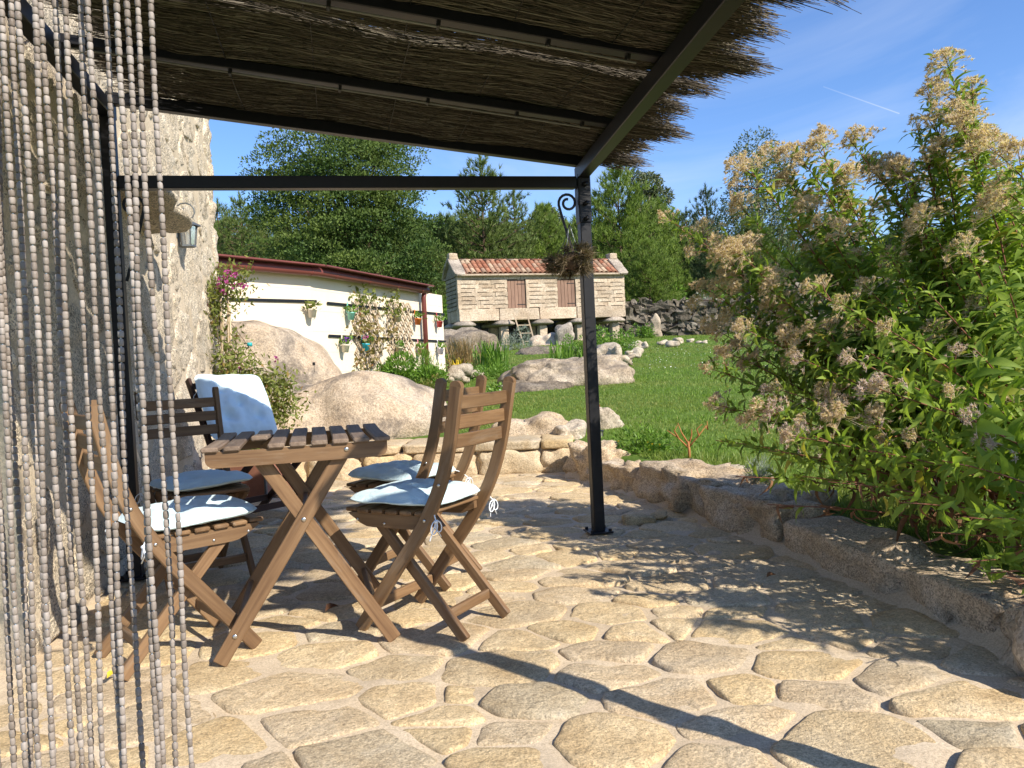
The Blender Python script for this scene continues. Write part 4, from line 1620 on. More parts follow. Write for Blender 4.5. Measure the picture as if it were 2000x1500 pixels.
def bead_curtain():
    rnd = random.Random(77)
    root = thing('bead_curtain', (-0.55, 1.02, 1.98), 0, 'curtain of taupe wooden bead strings gathered at the left of the doorway', 'curtain')
    MB().tube([Vector((-0.95, 1.02, 1.98)), Vector((0.5, 1.02, 1.98))], 0.010, 8).build('rail', M['zinc'], root, True)
    tops = [-72, -50, -30, -12, 3, 20, 37, 64, 82, 105, 129, 154, 175, 202, 230, 246, 270, 292]
    bots = [t + 76 + (i % 3-1)*5 for i, t in enumerate(tops)]
    tv, tf = bead_mesh()
    bm = bpy.data.meshes.new('bead')
    bm.from_pydata(tv, [], tf)
    bm.polygons.foreach_set('use_smooth', [True]*len(tf))
    quads = np.array([f for f in tf if len(f) == 4])
    restV, restF, nb, kept = [], [], 0, 0
    for si in range(len(tops)-1, -1, -1):
        Y = 1.02 + rnd.uniform(-0.022, 0.022)
        a, b = P(tops[si], 0, Y), P(bots[si], 1500, Y)
        d = (b-a)
        def at(z):
            t = (z-a.z)/d.z
            p = a + d*t
            s = math.sin(t*math.pi*1.0)
            return Vector((p.x + 0.002*math.sin(t*5+si)*s + 0.0008*math.sin(t*17+si*2), p.y + 0.004*math.sin(t*6+si*3), z))
        z0 = rnd.uniform(0.03, 0.06)
        zs = np.linspace(1.98, z0, 50)
        st = MB()
        st.tube([at(z) if z < 1.9 else at(z) for z in zs], 0.0011, 4, False)
        strand = st.build('strand', M['cord'], root, True)
        z = 1.965
        while z > z0+0.012:
            h = rnd.uniform(0.0088, 0.0112)
            w = rnd.uniform(0.0061, 0.0073)
            c = at(z-h/2)
            rz, tx, ty = rnd.uniform(0, 1.57), rnd.uniform(-.05, .05), rnd.uniform(-.05, .05)
            Mx = Matrix.Translation(c) @ Euler((tx, ty, rz)).to_matrix().to_4x4() @ Matrix.Diagonal((w, w, h, 1))
            inview = 0.42 < z < 1.44
            if kept < 300 and inview:
                o = bpy.data.objects.new('bead', bm)
                COL.objects.link(o)
                if not bm.materials:
                    bm.materials.append(M['bead'])
                o.parent = strand
                o.matrix_local = Matrix.Translation(Vector(root.location)) @ Matrix.Translation(-Vector(root.location)) @ Mx
                kept += 1
            else:
                Ma = np.array(Mx)
                V = np.array(tv) @ Ma[:3, :3].T + Ma[:3, 3]
                restV.append(V)
                restF.append(quads + nb)
                nb += len(tv)
            z -= h + rnd.choice((0.0002, 0.0003, 0.0006, 0.0002, 0.0015))
    o = link('beads', mesh_np('beads', np.concatenate(restV), np.concatenate(restF), True), M['bead'], root, True)
    tag(o, kind='stuff')


bead_curtain()


# ---- wall lantern
def lantern():
    c = P(365, 452, 5.75)
    root = thing('wall_lantern', c, math.atan2(PB.y, PB.x), 'grey metal wall lantern on a scrolled arm at the corner of the house', 'lantern')
    wx = (Vector((c.x, c.y, 0)) - WALL0).dot(PB)     # distance from the wall face
    z = M['zinc']
    m = MB()
    m.lathe([(0.004, 0.105), (0.020, 0.095), (0.022, 0.08), (0.095, 0.045), (0.10, 0.036), (0.075, 0.034)], n=6, smooth=False)
    m.build('roof', z, root)
    m = MB()
    m.lathe([(0.066, 0.034), (0.050, -0.10)], n=6, smooth=False)
    m.build('glass', M['glass'], root)
    for k in range(6):
        a = 2*math.pi*k/6
        MB().bar((0.069*math.cos(a), 0.069*math.sin(a), 0.036), (0.053*math.cos(a), 0.053*math.sin(a), -0.105), 0.009, 0.009, (1, 0, 0), 0.001).build('frame_bar', z, root)
    m = MB()
    m.lathe([(0.0, -0.100), (0.058, -0.100), (0.060, -0.112), (0.0, -0.118)], n=6, smooth=False)
    m.build('base', z, root)
    m = MB()
    m.lathe([(0.012, -0.1), (0.014, -0.03), (0.004, 0.0)], n=8)
    m.build('bulb', M['white'], root)
    pts = [Vector((-wx+0.01, 0, 0.02)), Vector((-wx*0.8, 0, 0.10)), Vector((-wx*0.55, 0, 0.155))]
    for k in range(14):
        a = R(150) - R(400)*k/13
        r = 0.075*(1-0.55*k/13)
        pts.append(Vector((0.0 + r*math.cos(a), 0, 0.135 + r*math.sin(a))))
    m = MB()
    m.tube(pts, 0.005, 6)
    m.tube([Vector((0, 0, 0.10)), Vector((0, 0, 0.14))], 0.005, 6)
    m.build('arm', z, root)
    m = MB()
    m.bar((-wx+0.004, 0, -0.05), (-wx+0.004, 0, 0.07), 0.012, 0.06, (0, 1, 0))
    m.build('wall_plate', z, root)


lantern()


# ---- hanging basket of dried plants beside the post
def hanging():
    c = P(1114, 508, 4.12)
    root = thing('hanging_plant', c, 0, 'ball of dried grey brown spiky plants hung on strings beside the post', 'plant')
    ros = rdir(26)*np.array([0.085, 0.075, 0.070])*rng.uniform(0.5, 1.0, (26, 1))
    ros[:, 2] -= 0.01
    parts = []
    for c0 in ros:
        k = 85
        o = unit(c0[None] + 1e-6)
        dd = unit(o*0.75 + rng.normal(0, 0.55, (k, 3)))
        ln = rng.uniform(0.030, 0.060)*rng.uniform(0.7, 1.15, k)
        parts.append(inst(*TRI, frames(dd, rdir(k), ln, rng.uniform(0.0030, 0.0055, k)), np.tile(c0, (k, 1)) + rng.normal(0, 0.006, (k, 3))))
    V, F = join_np(parts)
    tag(link('foliage', mesh_np('foliage', V, F), M['dryplant'], root), kind='stuff')
    vs, fs = rough_block((0.07, 0.07, 0.07), 8, 2.2, 0.02, 14, 3)
    m = MB()
    m.add(vs, fs)
    m.build('root_ball', M['bark'], root)
    root.scale = (1.4, 1.3, 1.25)
    top = Vector((0.002, 0.0, 0.150))
    for k, mt in ((0, 'cord'), (1, 'cord'), (2, 'zinc'), (3, 'zinc')):
        a = k*1.57+0.4
        m = MB()
        m.tube([top, top*0.5 + Vector((0.022*math.cos(a), 0.02*math.sin(a), 0)), Vector((0.05*math.cos(a), 0.05*math.sin(a), 0.03))], 0.0016, 4)
        m.build('string', M[mt], root)


hanging()
# ---------------------------------------------------------------- pots, trellis, granary, drystone walls
# ---- rails on the cream wall
def rail(label, pa, pb, seg, n):
    a, b = on_wall(*pa, seg), on_wall(*pb, seg)
    nn = WN1 if seg else WN0
    o = MB().bar(a+nn*0.016, b+nn*0.016, 0.012, 0.036).build('wall_rail', M['iron'], None)
    return tag(o, label, 'rail', 'black flat rails for flower pots')


rail('long black rail on the left part of the cream wall', (380, 583), (617, 589), 0, 0)
rail('upper black rail on the right part of the cream wall', (637, 592), (866, 614), 1, 0)
rail('lower black rail on the right part of the cream wall', (640, 656), (869, 667), 1, 0)


def leaf_tuft(n, h, sp, seed, L=(0.05, 0.09), W=0.4, up=0.9):
    r = np.random.default_rng(seed)
    d = unit(np.stack([r.normal(0, 1, n), r.normal(0, 1, n), r.uniform(0.1, 1.6, n)*up], -1))
    T = np.stack([r.normal(0, sp, n), r.normal(0, sp, n), r.uniform(0, h, n)], -1)
    return inst(*RHOMB, frames(d, r.normal(size=(n, 3)), r.uniform(L[0], L[1], n), r.uniform(L[0], L[1], n)*W*2), T)


def pot(label, px, py, colour, flower=None, hook=True, s=0.8, seg=1, seed=0, leafm='bushleaf'):
    n = WN1 if seg else WN0
    w = on_wall(px, py, seg)
    c = w + n*0.085
    root = thing('flower_pot', (c.x, c.y, c.z-0.06), 0, label, 'flower pot', 'small pots hooked on the wall rails')
    root.rotation_euler = (n.y*-0.10, n.x*0.10, 0)
    mt = plain('pot paint ' + str(seed), colour, 0.4, 0, 0.06)
    m = MB()
    m.lathe([(0.0, 0.0), (0.048*s, 0.0), (0.066*s, 0.112*s), (0.071*s, 0.114*s), (0.071*s, 0.130*s), (0.062*s, 0.130*s), (0.060*s, 0.105*s), (0.0, 0.10*s)], n=14)
    m.build('pot', mt, root)
    if hook:
        b = -n*0.062
        m = MB()
        m.sweep([Vector((b.x, b.y, 0.10)), Vector((b.x, b.y, 0.23)), Vector((b.x*1.2, b.y*1.2, 0.245))], 0.030, 0.004, n, 0.001)
        m.build('hook', mt, root)
    V, F = leaf_tuft(46, 0.09, 0.035, 100+seed)
    V[:, 2] += 0.11*s
    tag(link('foliage', mesh_np('foliage', V, F), M[leafm], root), kind='stuff')
    if flower:
        V, F = leaf_tuft(26, 0.05, 0.035, 200+seed, (0.03, 0.05), 0.8)
        V[:, 2] += 0.17*s
        tag(link('petals', mesh_np('petals', V, F), M[flower], root), kind='stuff')
    return root


pot('white pot with a bushy plant at the end of the left rail', 600, 612, (0.72, 0.66, 0.56), None, False, 0.85, 0, 1, 'dullleaf')
pot('mint green pot hung highest left of the trellis', 674, 617, (0.22, 0.52, 0.44), None, True, 0.82, 1, 2)
pot('beige pot hung on the upper part of the right trellis', 766, 622, (0.50, 0.44, 0.29), None, True, 0.82, 1, 3, 'dullleaf')
pot('orange pot on the upper rail', 806, 628, (0.62, 0.16, 0.03), None, True, 0.82, 1, 4)
pot('red pot on the upper rail past the downpipe', 849, 633, (0.48, 0.05, 0.05), None, True, 0.82, 1, 5)
pot('cream pot of violet pansies on the lower rail', 663, 680, (0.66, 0.60, 0.50), 'violet', True, 0.82, 1, 6)
pot('bright blue pot of magenta flowers on the lower rail', 703, 678, (0.03, 0.42, 0.60), 'purple', True, 0.82, 1, 7)
pot('beige pot hung on the lower part of the right trellis', 769, 684, (0.52, 0.47, 0.30), None, True, 0.82, 1, 8)
pot('pink pot on the lower rail', 812, 686, (0.62, 0.24, 0.26), None, True, 0.82, 1, 9)
pot('pale lilac pot on the lower rail past the downpipe', 851, 686, (0.50, 0.47, 0.56), None, True, 0.82, 1, 10)


# ---- expanding trellises
def trellis(label, pl, pr, top, bot, nn=5):
    d = (W_R-W_K).normalized()
    a, b = on_wall(pl, top, 1), on_wall(pr, top, 1)
    zb = on_wall((pl+pr)/2, bot, 1).z
    a.z = b.z = (a.z+b.z)/2
    w, h = (Vector((b.x-a.x, b.y-a.y, 0))).length, a.z-zb
    root = thing('trellis', (a.x, a.y, zb), 0, label, 'trellis', 'lattice trellises on the cream wall')
    st = 0.185
    for fam, off in ((1, 0.020), (-1, 0.034)):
        k = -h
        while k < w+h:
            # line x = k + fam*z clipped to the panel
            pts = []
            z0, z1 = 0.0, h
            x0, x1 = (k, k+h) if fam > 0 else (k+h, k)
            def cl(x, z, xx, zz):
                return x, z
            t0, t1 = 0.0, 1.0
            dx = x1-x0
            for lim, sg in ((0, 1), (w, -1)):
                fa, fb = (x0-lim)*sg, (x1-lim)*sg
                if fa < 0 and fb < 0:
                    t0 = 2
                elif fa < 0:
                    t0 = max(t0, -fa/(fb-fa))
                elif fb < 0:
                    t1 = min(t1, fa/(fa-fb))
            if t1-t0 > 0.05:
                A = d*(x0+dx*t0) + WN1*off + Vector((0, 0, h*t0))
                B = d*(x0+dx*t1) + WN1*off + Vector((0, 0, h*t1))
                MB().bar(A, B, 0.032, 0.012, WN1, 0.002).build('lath', M['trellis'], root)
            k += st
    return root


trellis('left lattice trellis overgrown by a vine', 686, 738, 590, 712)
trellis('right lattice trellis nearly bare', 752, 800, 590, 706)


# ---- granary on stone pillars
def granary():
    HL = Vector((-1.88, 30.0, 0))
    HR = Vector((4.77, 32.4, 0))
    u = (HR-HL).normalized()
    w = Vector((-u.y, u.x, 0))
    L, D = (HR-HL).length, 1.65
    root = thing('granary', (HL.x, HL.y, 1.5), math.atan2(u.y, u.x), 'raised stone granary with red tiled roof and two wooden doors on pillars', 'granary')
    Z0 = 1.5
    rnd = random.Random(14)
    zb, zs, ze, zr = 2.54-Z0, 2.99-Z0, 4.24-Z0, 4.86-Z0
    def blk(name, c, size, mat='horreo', n=4, k=12, amp=0.05, parent=root, rot=None, sc=3):
        vs, fs = rough_block(size, n, k, amp, sc, rnd.uniform(0, 99), rot, c, 3)
        me = bpy.data.meshes.new(name)
        me.from_pydata(vs, [], fs)
        return link(name, me, M[mat], parent)
    # sill beams
    x = 0
    for ln in (1.62, 1.66, 1.60, L-4.88):
        blk('sill_beam', (x+ln/2, 0.16, (zb+zs)/2), (ln-0.012, 0.40, zs-zb), n=6, k=40, amp=0.02)
        blk('sill_beam', (x+ln/2, D-0.16, (zb+zs)/2), (ln-0.012, 0.40, zs-zb), n=6, k=40, amp=0.02)
        x += ln
    for xx in (0.18, L-0.18):
        blk('sill_beam', (xx, D/2, (zb+zs)/2), (0.34, D-0.75, zs-zb), amp=0.03)
    MB().box((L/2, D/2, zs-0.08), (L-0.3, D-0.3, 0.10)).build('floor', M['horreodark'], root)
    # solid dark box painted for the shade seen through the slots
    MB().box((L/2, D/2, (zs+ze)/2), (L-0.36, D-0.40, ze-zs-0.04)).build('interior_shade', M['bark'], root)
    # slotted courses, doors left open
    doors = [(2.02, 2.74), (4.12, 4.86)]
    rows = 8
    rh = (ze-zs)/rows
    def course(y, front):
        for r in range(rows):
            z = zs+rh*(r+0.5)
            gaps = doors if front and r < rows-1 else []
            spans, s0 = [], 0.0
            for a, b in gaps:
                spans.append((s0, a-0.02))
                s0 = b+0.02
            spans.append((s0, L))
            for a, b in spans:
                n = max(1, round((b-a)/0.78))
                cuts = [a] + sorted(a+(b-a)*(i+0.5*(r % 2)*0.6+rnd.uniform(-.12, .12))/n for i in range(1, n)) + [b]
                for c0, c1 in zip(cuts, cuts[1:]):
                    wd = c1-c0
                    # a stone with a shallow waist that leaves the ventilation slot
                    hs = rh*0.985
                    prof = [(-.5, -.5), (-.36, -.5), (-.30, -.34), (.30, -.34), (.36, -.5), (.5, -.5), (.5, .5), (-.5, .5)]
                    pts = [(c0+wd*(px+.5)*0.985+0.006, z+hs*pz) for px, pz in prof]
                    jy = rnd.uniform(-0.018, 0.018)
                    m = MB()
                    vs = [Vector((px, y-0.10+jy if front else y+0.10, pz)) for px, pz in pts] + [Vector((px, y+0.10 if front else y-0.10, pz)) for px, pz in pts]
                    fs = [tuple(range(8))[::1 if front else -1], tuple(range(15, 7, -1))[::1 if front else -1]] + [((i+1) % 8, i, 8+i, 8+(i+1) % 8)[::1 if front else -1] for i in range(8)]
                    m.add(vs, fs)
                    m.build('course_stone', M['horreo'], root)
    course(0.10, True)
    # end wall seen at the left
    for r in range(rows):
        z = zs+rh*(r+0.5)
        for c0, c1 in ((0.21, D*0.5), (D*0.5, D)):
            blk('course_stone', (0.10, (c0+c1)/2, z-0.012), (0.22, c1-c0-0.012, rh*0.86), 'horreodark', 2, 14, 0.01)
        blk('course_stone', (L-0.10, D*0.55, z-0.012), (0.22, D*0.85, rh*0.86), 'horreodark', 2, 14, 0.01)
    for (a, b) in doors:
        dz0, dz1 = zs, ze-rh
        n = 5
        door = MB().box(((a+b)/2, 0.085, (dz0+dz1)/2), (b-a-0.01, 0.03, dz1-dz0-0.01)).build('door', M['shutter'], root)
        for i in range(n):
            xx = a+(b-a)*(i+0.5)/n
            MB().bar((xx, 0.060, dz0+0.01), (xx, 0.060, dz1-0.01), (b-a)/n-0.012, 0.022, (0, 1, 0)).build('plank', M['shutter'], door)
        for zz in (dz0+0.14, dz1-0.16):
            MB().bar((b-0.34, 0.044, zz), (b-0.01, 0.044, zz), 0.008, 0.03).build('hinge', M['iron'], door)
    # eave slab, gables, roof tiles
    blk('eave_slab', (L/2, 0.02, ze+0.03), (L+0.12, 0.42, 0.075), amp=0.01)
    blk('eave_slab', (L/2, D-0.02, ze+0.03), (L+0.12, 0.42, 0.075), amp=0.01)
    for xx in (0.10, L-0.10):
        m = MB()
        vs = [Vector((xx-0.12, 0.05, ze)), Vector((xx-0.12, D-0.05, ze)), Vector((xx-0.12, D/2, zr)), Vector((xx+0.12, 0.05, ze)), Vector((xx+0.12, D-0.05, ze)), Vector((xx+0.12, D/2, zr))]
        m.add(vs, [(0, 2, 1), (3, 4, 5), (0, 3, 5, 2), (1, 2, 5, 4), (0, 1, 4, 3)])
        m.build('gable', M['horreodark'], root)
        ang = math.atan2(zr-ze, D/2)
        for sg in (1, -1):
            rot = Matrix.Rotation(ang*sg, 3, 'X')
            c = (xx, D/2 - sg*(D/4+0.09), (ze+zr)/2+0.08)
            blk('coping_slab', c, (0.46, D/2/math.cos(ang)+0.22, 0.13), 'horreodark', 5, 9, 0.06, root, rot)
        blk('pinnacle', (xx, D/2, zr+0.22), (0.36, 0.40, 0.26), 'horreo', 5, 7, 0.05)
    tv, tf = [], []
    nseg = 6
    for i, (yy, rr) in enumerate(((0.0, 0.088), (1.0, 0.074))):
        for k in range(nseg+1):
            a = math.pi*k/nseg
            tv.append((rr*math.cos(a), yy, rr*math.sin(a)*0.8))
    for i, (yy, rr) in enumerate(((0.0, 0.072), (1.0, 0.060))):
        for k in range(nseg+1):
            a = math.pi*k/nseg
            tv.append((rr*math.cos(a), yy, rr*math.sin(a)*0.8))
    s = nseg+1
    for k in range(nseg):
        tf.append((k, k+1, s+k+1, s+k))
        tf.append((2*s+k+1, 2*s+k, 3*s+k, 3*s+k+1))
        tf.append((k+1, k, 2*s+k, 2*s+k+1))
    tm = bpy.data.meshes.new('roof_tile')
    tm.from_pydata(tv, [], tf)
    tm.polygons.foreach_set('use_smooth', [True]*len(tf))
    tm.materials.append(M['tile'])
    slope = math.hypot(D/2+0.20, zr-ze-0.02)
    ang = math.atan2(zr-ze-0.02, D/2+0.20)
    ncol = 31
    rows_t = 3
    tl = slope/rows_t
    for side in (0, 1):
        # under-sheet of channel tiles
        for c in range(ncol):
            xx = 0.36+(L-0.72)*(c+0.5)/ncol
            for r in range(rows_t):
                o = bpy.data.objects.new('roof_tile', tm)
                COL.objects.link(o)
                o.parent = root
                d = tl*r
                yy = -0.17+math.cos(ang)*d if side == 0 else D+0.17-math.cos(ang)*d
                o.location = (xx+rnd.uniform(-.008, .008), yy, ze+0.085+math.sin(ang)*d+0.012*r)
                o.rotation_euler = (ang, 0, rnd.uniform(-.02, .02)) if side == 0 else (-ang, 0, math.pi)
                if side == 1:
                    o.rotation_euler = Euler((ang, 0, math.pi))
                o.scale = (1.06, tl*1.12, 1.0)
        m = MB()
        y0, y1 = (-0.15, D/2) if side == 0 else (D+0.15, D/2)
        m.add([(0.3, y0, ze+0.075), (L-0.3, y0, ze+0.075), (L-0.3, y1, zr+0.045), (0.3, y1, zr+0.045)], [(0, 1, 2, 3)])
        m.build('roof_bed', M['terracotta'], root)
    for i in range(13):
        o = bpy.data.objects.new('ridge_tile', tm)
        COL.objects.link(o)
        o.parent = root
        o.location = (0.3+(L-0.6)*i/13, D/2, zr+0.07)
        o.rotation_euler = (0, 0, -math.pi/2)
        o.scale = (1.5, (L-0.6)/13*1.08, 1.1)
    # pillars with mushroom caps
    for px in (0.25, 1.83, 3.45, 5.05, 6.62):
        for yy in (0.20, D-0.20):
            gz = land(HL.x+u.x*px, HL.y+u.y*px)-0.15-Z0
            m = MB()
            m.lathe([(0.0, zb), (0.30, zb-0.002), (0.45, zb-0.11), (0.47, zb-0.16), (0.40, zb-0.20), (0.16, zb-0.215)], (px, yy, 0), 14)
            cap = m.build('pillar_cap', M['horreodark'], root)
            vs, fs = rough_block((0.34, 0.34, zb-0.21-gz), 5, 8, 0.04, 3, px*7+yy, None, (px, yy, (gz+zb-0.21)/2), 3)
            mm = MB()
            mm.add(vs, fs)
            mm.build('pillar', M['horreo'], root)
    return root, HL, u


granary()


# ---- ladder against the granary
def ladder():
    a0, a1 = P(1023, 664, 29.0), P(1003, 612, 30.4)
    b0, b1 = P(1045, 663, 29.2), P(1029, 612, 30.6)
    a0.z = b0.z = land(a0.x, a0.y)
    c = (a0+b0)/2
    root = thing('ladder', (c.x, c.y, a0.z), 0, 'thin wooden ladder leaning on the granary sill', 'ladder')
    for p, q in ((a0, a1), (b0, b1)):
        MB().bar(p-Vector(root.location), q-Vector(root.location), 0.05, 0.05, (0, 1, 0.2)).build('rail', M['trellis'], root)
    for t in (0.12, 0.37, 0.62, 0.86):
        MB().bar(a0+(a1-a0)*t-Vector(root.location), b0+(b1-b0)*t-Vector(root.location), 0.035, 0.035).build('rung', M['trellis'], root)


ladder()


# ---- drystone boundary wall
def drystone(label, A, B, h, seed, big=1.0):
    rnd = random.Random(seed)
    root = thing('drystone_wall', A, 0, label, 'wall')
    d = (B-A)
    L = d.length
    d.normalize()
    n = Vector((d.y, -d.x, 0))
    rot0 = Matrix((d, -n, Vector((0, 0, 1)))).transposed()
    m = MB()
    za, zb_ = land(A.x, A.y), land(B.x, B.y)
    m.bar(A+Vector((0, 0, za+h*0.44)), B+Vector((0, 0, zb_+h*0.44)), 0.35, h*0.86)
    m.build('earth_core', M['bark'], root, True)
    z, count = -0.05, 0
    while z < h-0.08:
        rh = rnd.uniform(0.16, 0.30)*big
        s = rnd.uniform(-.2, 0)
        while s < L:
            w = rnd.uniform(0.2, 0.55)*big
            c = A + d*(s+w/2) + n*0.14
            hh = rh*rnd.uniform(0.85, 1.25)
            g = za+(zb_-za)*(s/L)
            rot = rot0 @ Matrix.Rotation(rnd.uniform(-.18, .18), 3, 'Y')
            add_block('stone', M['drystone'], root, smooth=False, size=(w*1.04, 0.36, hh*1.08), n=3, k=14, amp=0.42, sc=5, seed=rnd.uniform(0, 99), rot=rot, loc=(c.x, c.y, g+z+hh/2+rnd.uniform(-.02, .03)))
            s += w
            count += 1
        z += rh*0.93
    return count


drystone('dark drystone wall running behind the granary pillars', Vector((-3.4, 32.6, 0)), Vector((5.0, 35.6, 0)), 1.15, 4, 1.25)
drystone('dark drystone wall crossing the far edge of the lawn', Vector((5.0, 34.2, 0)), Vector((10.6, 33.4, 0)), 1.25, 5, 1.2)
drystone('broken grey wall behind the tall flowering plants', Vector((10.8, 35.5, 0)), Vector((18, 36.5, 0)), 1.5, 6, 1.6)
_p = P(1287, 648, 32.5)
boulder('standing_stone', 'pale upright stone leaning on the drystone wall', (_p.x, 33.2, land(_p.x, 33.2)+0.4), (0.42, 0.3, 0.95), 71, M['horreo'], 8, 0.2, 3, 4, 0, rx=R(-8))


# ---- small garden things
def stake_lamp(px, py, Y, label, body, s=1.0):
    p = P(px, py, Y)
    root = thing('garden_lamp', p, 0, label, 'garden lamp')
    m = MB()
    m.lathe([(0.0, 0.045*s), (0.035*s, 0.040*s), (0.042*s, 0.030*s), (0.0, 0.028*s)], n=10, smooth=False)
    m.build('cap', M['iron'], root)
    m = MB()
    m.lathe([(0.026*s, 0.028*s), (0.026*s, -0.03*s), (0.0, -0.032*s)], n=8, smooth=False)
    m.build('glass', body, root)
    for k in range(4):
        a = k*1.5708
        MB().bar((0.029*s*math.cos(a), 0.029*s*math.sin(a), 0.03*s), (0.029*s*math.cos(a), 0.029*s*math.sin(a), -0.034*s), 0.007*s, 0.007*s, (1, 0, 0), 0.001).build('frame_bar', M['iron'], root)
    m = MB()
    m.tube([Vector((0, 0, -0.03*s)), Vector((0, 0, -0.20*s))], 0.006*s, 6)
    m.build('stake', M['iron'], root)


stake_lamp(1172, 848, 7.0, 'small black garden lamp in the grass behind the post', M['glass'], 0.9)
stake_lamp(613, 711, 8.0, 'tiny black solar lamp standing on top of the near boulder', M['iron'], 0.42)


def capped_stakes():
    p = P(489, 700, 7.9)
    root = thing('plant_stakes', p, 0, 'pair of pale garden stakes under one teal cap beside the boulder', 'stakes')
    top = P(489, 673, 7.9).z - p.z
    for dx in (-0.012, 0.014):
        MB().tube([Vector((dx, 0, -0.25)), Vector((dx, 0, top))], 0.006, 6).build('stake', M['cane'], root)
    m = MB()
    m.lathe([(0.0, top+0.02), (0.026, top+0.02), (0.028, top-0.015), (0.0, top-0.015)], n=10)
    m.build('cap', plain('teal plastic', (0.02, 0.32, 0.34), 0.4), root)


capped_stakes()
# ---------------------------------------------------------------- vegetation
# ---- lawn blades
def lawn():
    n = 330000
    # denser near: sample depth with a 1/y-like law
    y = 2.0 * np.power(36.0/2.0, rng.uniform(0, 1, n)**0.92)
    x = rng.uniform(-0.25, 0.72, n)*y + rng.uniform(-0.6, 0.6, n)
    keep = np.ones(n, bool)
    kx = np.array([kerb_x(v) for v in np.linspace(0, 12, 400)])
    kk = np.interp(y, np.linspace(0, 12, 400), kx)
    keep &= ~((y < 7.2) & (x < kk+0.34))
    keep &= ~((y < 9.0) & (x < -0.6))
    keep &= ~((y < 14.4) & (x < -1.0))
    keep &= ~((y < 33) & (y > 14) & (x < -1.5-0.02*y))
    x, y = x[keep], y[keep]
    n = len(x)
    z = np.array([land(a, b) for a, b in zip(x, y)]) - 0.01
    h = np.clip(rng.normal(0.030, 0.010, n), 0.012, 0.07) * (1+0.012*y)
    edge = np.interp(y, np.linspace(0, 12, 400), kx) + 0.75
    tall = (y < 6) & (x < edge+0.25*rng.random(n)) | (y < 3.6)
    h[tall] *= 1.8
    d = unit(np.stack([rng.normal(0, 0.55, n), rng.normal(0, 0.55, n), np.ones(n)], -1))
    tv = np.array([(0, -0.5, 0), (0, 0.5, 0), (0.6, 0.32, 0.06), (0.6, -0.32, 0.06), (1, 0, 0.22)])
    T = np.stack([x, y, z], -1)
    Rm = frames(d, rdir(n), h, 0.0028+0.00075*y)
    V, F4 = inst(tv[:5], np.array([(0, 1, 2, 3)]), Rm, T)
    _, F3 = inst(tv[:5], np.array([(3, 2, 4)]), Rm, T)
    me = bpy.data.meshes.new('lawn_grass')
    me.vertices.add(len(V))
    me.vertices.foreach_set('co', V.astype(np.float32).ravel())
    nf = len(F4)
    li = np.concatenate([F4.ravel(), F3.ravel()]).astype(np.int32)
    me.loops.add(len(li))
    me.loops.foreach_set('vertex_index', li)
    me.polygons.add(2*nf)
    ls = np.concatenate([np.arange(nf)*4, nf*4+np.arange(nf)*3]).astype(np.int32)
    me.polygons.foreach_set('loop_start', ls)
    me.update(calc_edges=True)
    o = link('lawn_grass', me, M['grass'])
    tag(o, 'short green lawn grass', 'grass', None, 'stuff')
    # clover heads
    m = 200
    y = rng.uniform(13, 24, m)
    x = 0.21*y + rng.normal(0, 0.07, m)*y
    z = np.array([land(a, b) for a, b in zip(x, y)])+0.05
    V, F = inst(np.array([(1, 0, 0), (-.5, .86, 0), (-.5, -.86, 0), (0, 0, 1.2)]), np.array([(0, 1, 3), (1, 2, 3), (2, 0, 3)]), frames(rdir(m), rdir(m), rng.uniform(0.006, 0.012, m)), np.stack([x, y, z], -1))
    tag(link('clover_flowers', mesh_np('clover_flowers', V, F), M['white']), 'scattered white clover heads in the lawn', 'flowers', None, 'stuff')


lawn()


# ---- tall hemp agrimony along the kerb
def bez(a, b, c, t):
    return a*(1-t)**2 + b*2*t*(1-t) + c*t*t


def floret_head(seed, nfl, rad, flat):
    r = np.random.default_rng(seed)
    cen = np.stack([r.normal(0, rad*0.55, nfl), r.normal(0, rad*0.55, nfl), np.zeros(nfl)], -1)
    cen[:, 2] = flat - 5.0*(cen[:, 0]**2+cen[:, 1]**2)/max(rad, 1e-3)*0.12 + r.normal(0, 0.006, nfl)
    parts = []
    base = np.tile(np.array([[0, 0, -0.025]]), (nfl, 1))
    dv = cen-base
    st = np.array([(0, 0, 0), (1, -0.5, 0), (1, 0.5, 0)])
    parts.append(inst(st, TRI[1], frames(dv, r.normal(size=(nfl, 3)), np.linalg.norm(dv, axis=1), 0.0018), base))
    for k in range(15):
        d = unit(np.stack([r.normal(0, 0.7, nfl), r.normal(0, 0.7, nfl), r.uniform(-0.35, 1.1, nfl)], -1))
        parts.append(inst(*TRI, frames(d, r.normal(size=(nfl, 3)), r.uniform(0.008, 0.015, nfl), r.uniform(0.0026, 0.0050, nfl)), cen))
    V, F = join_np(parts)
    return V, F


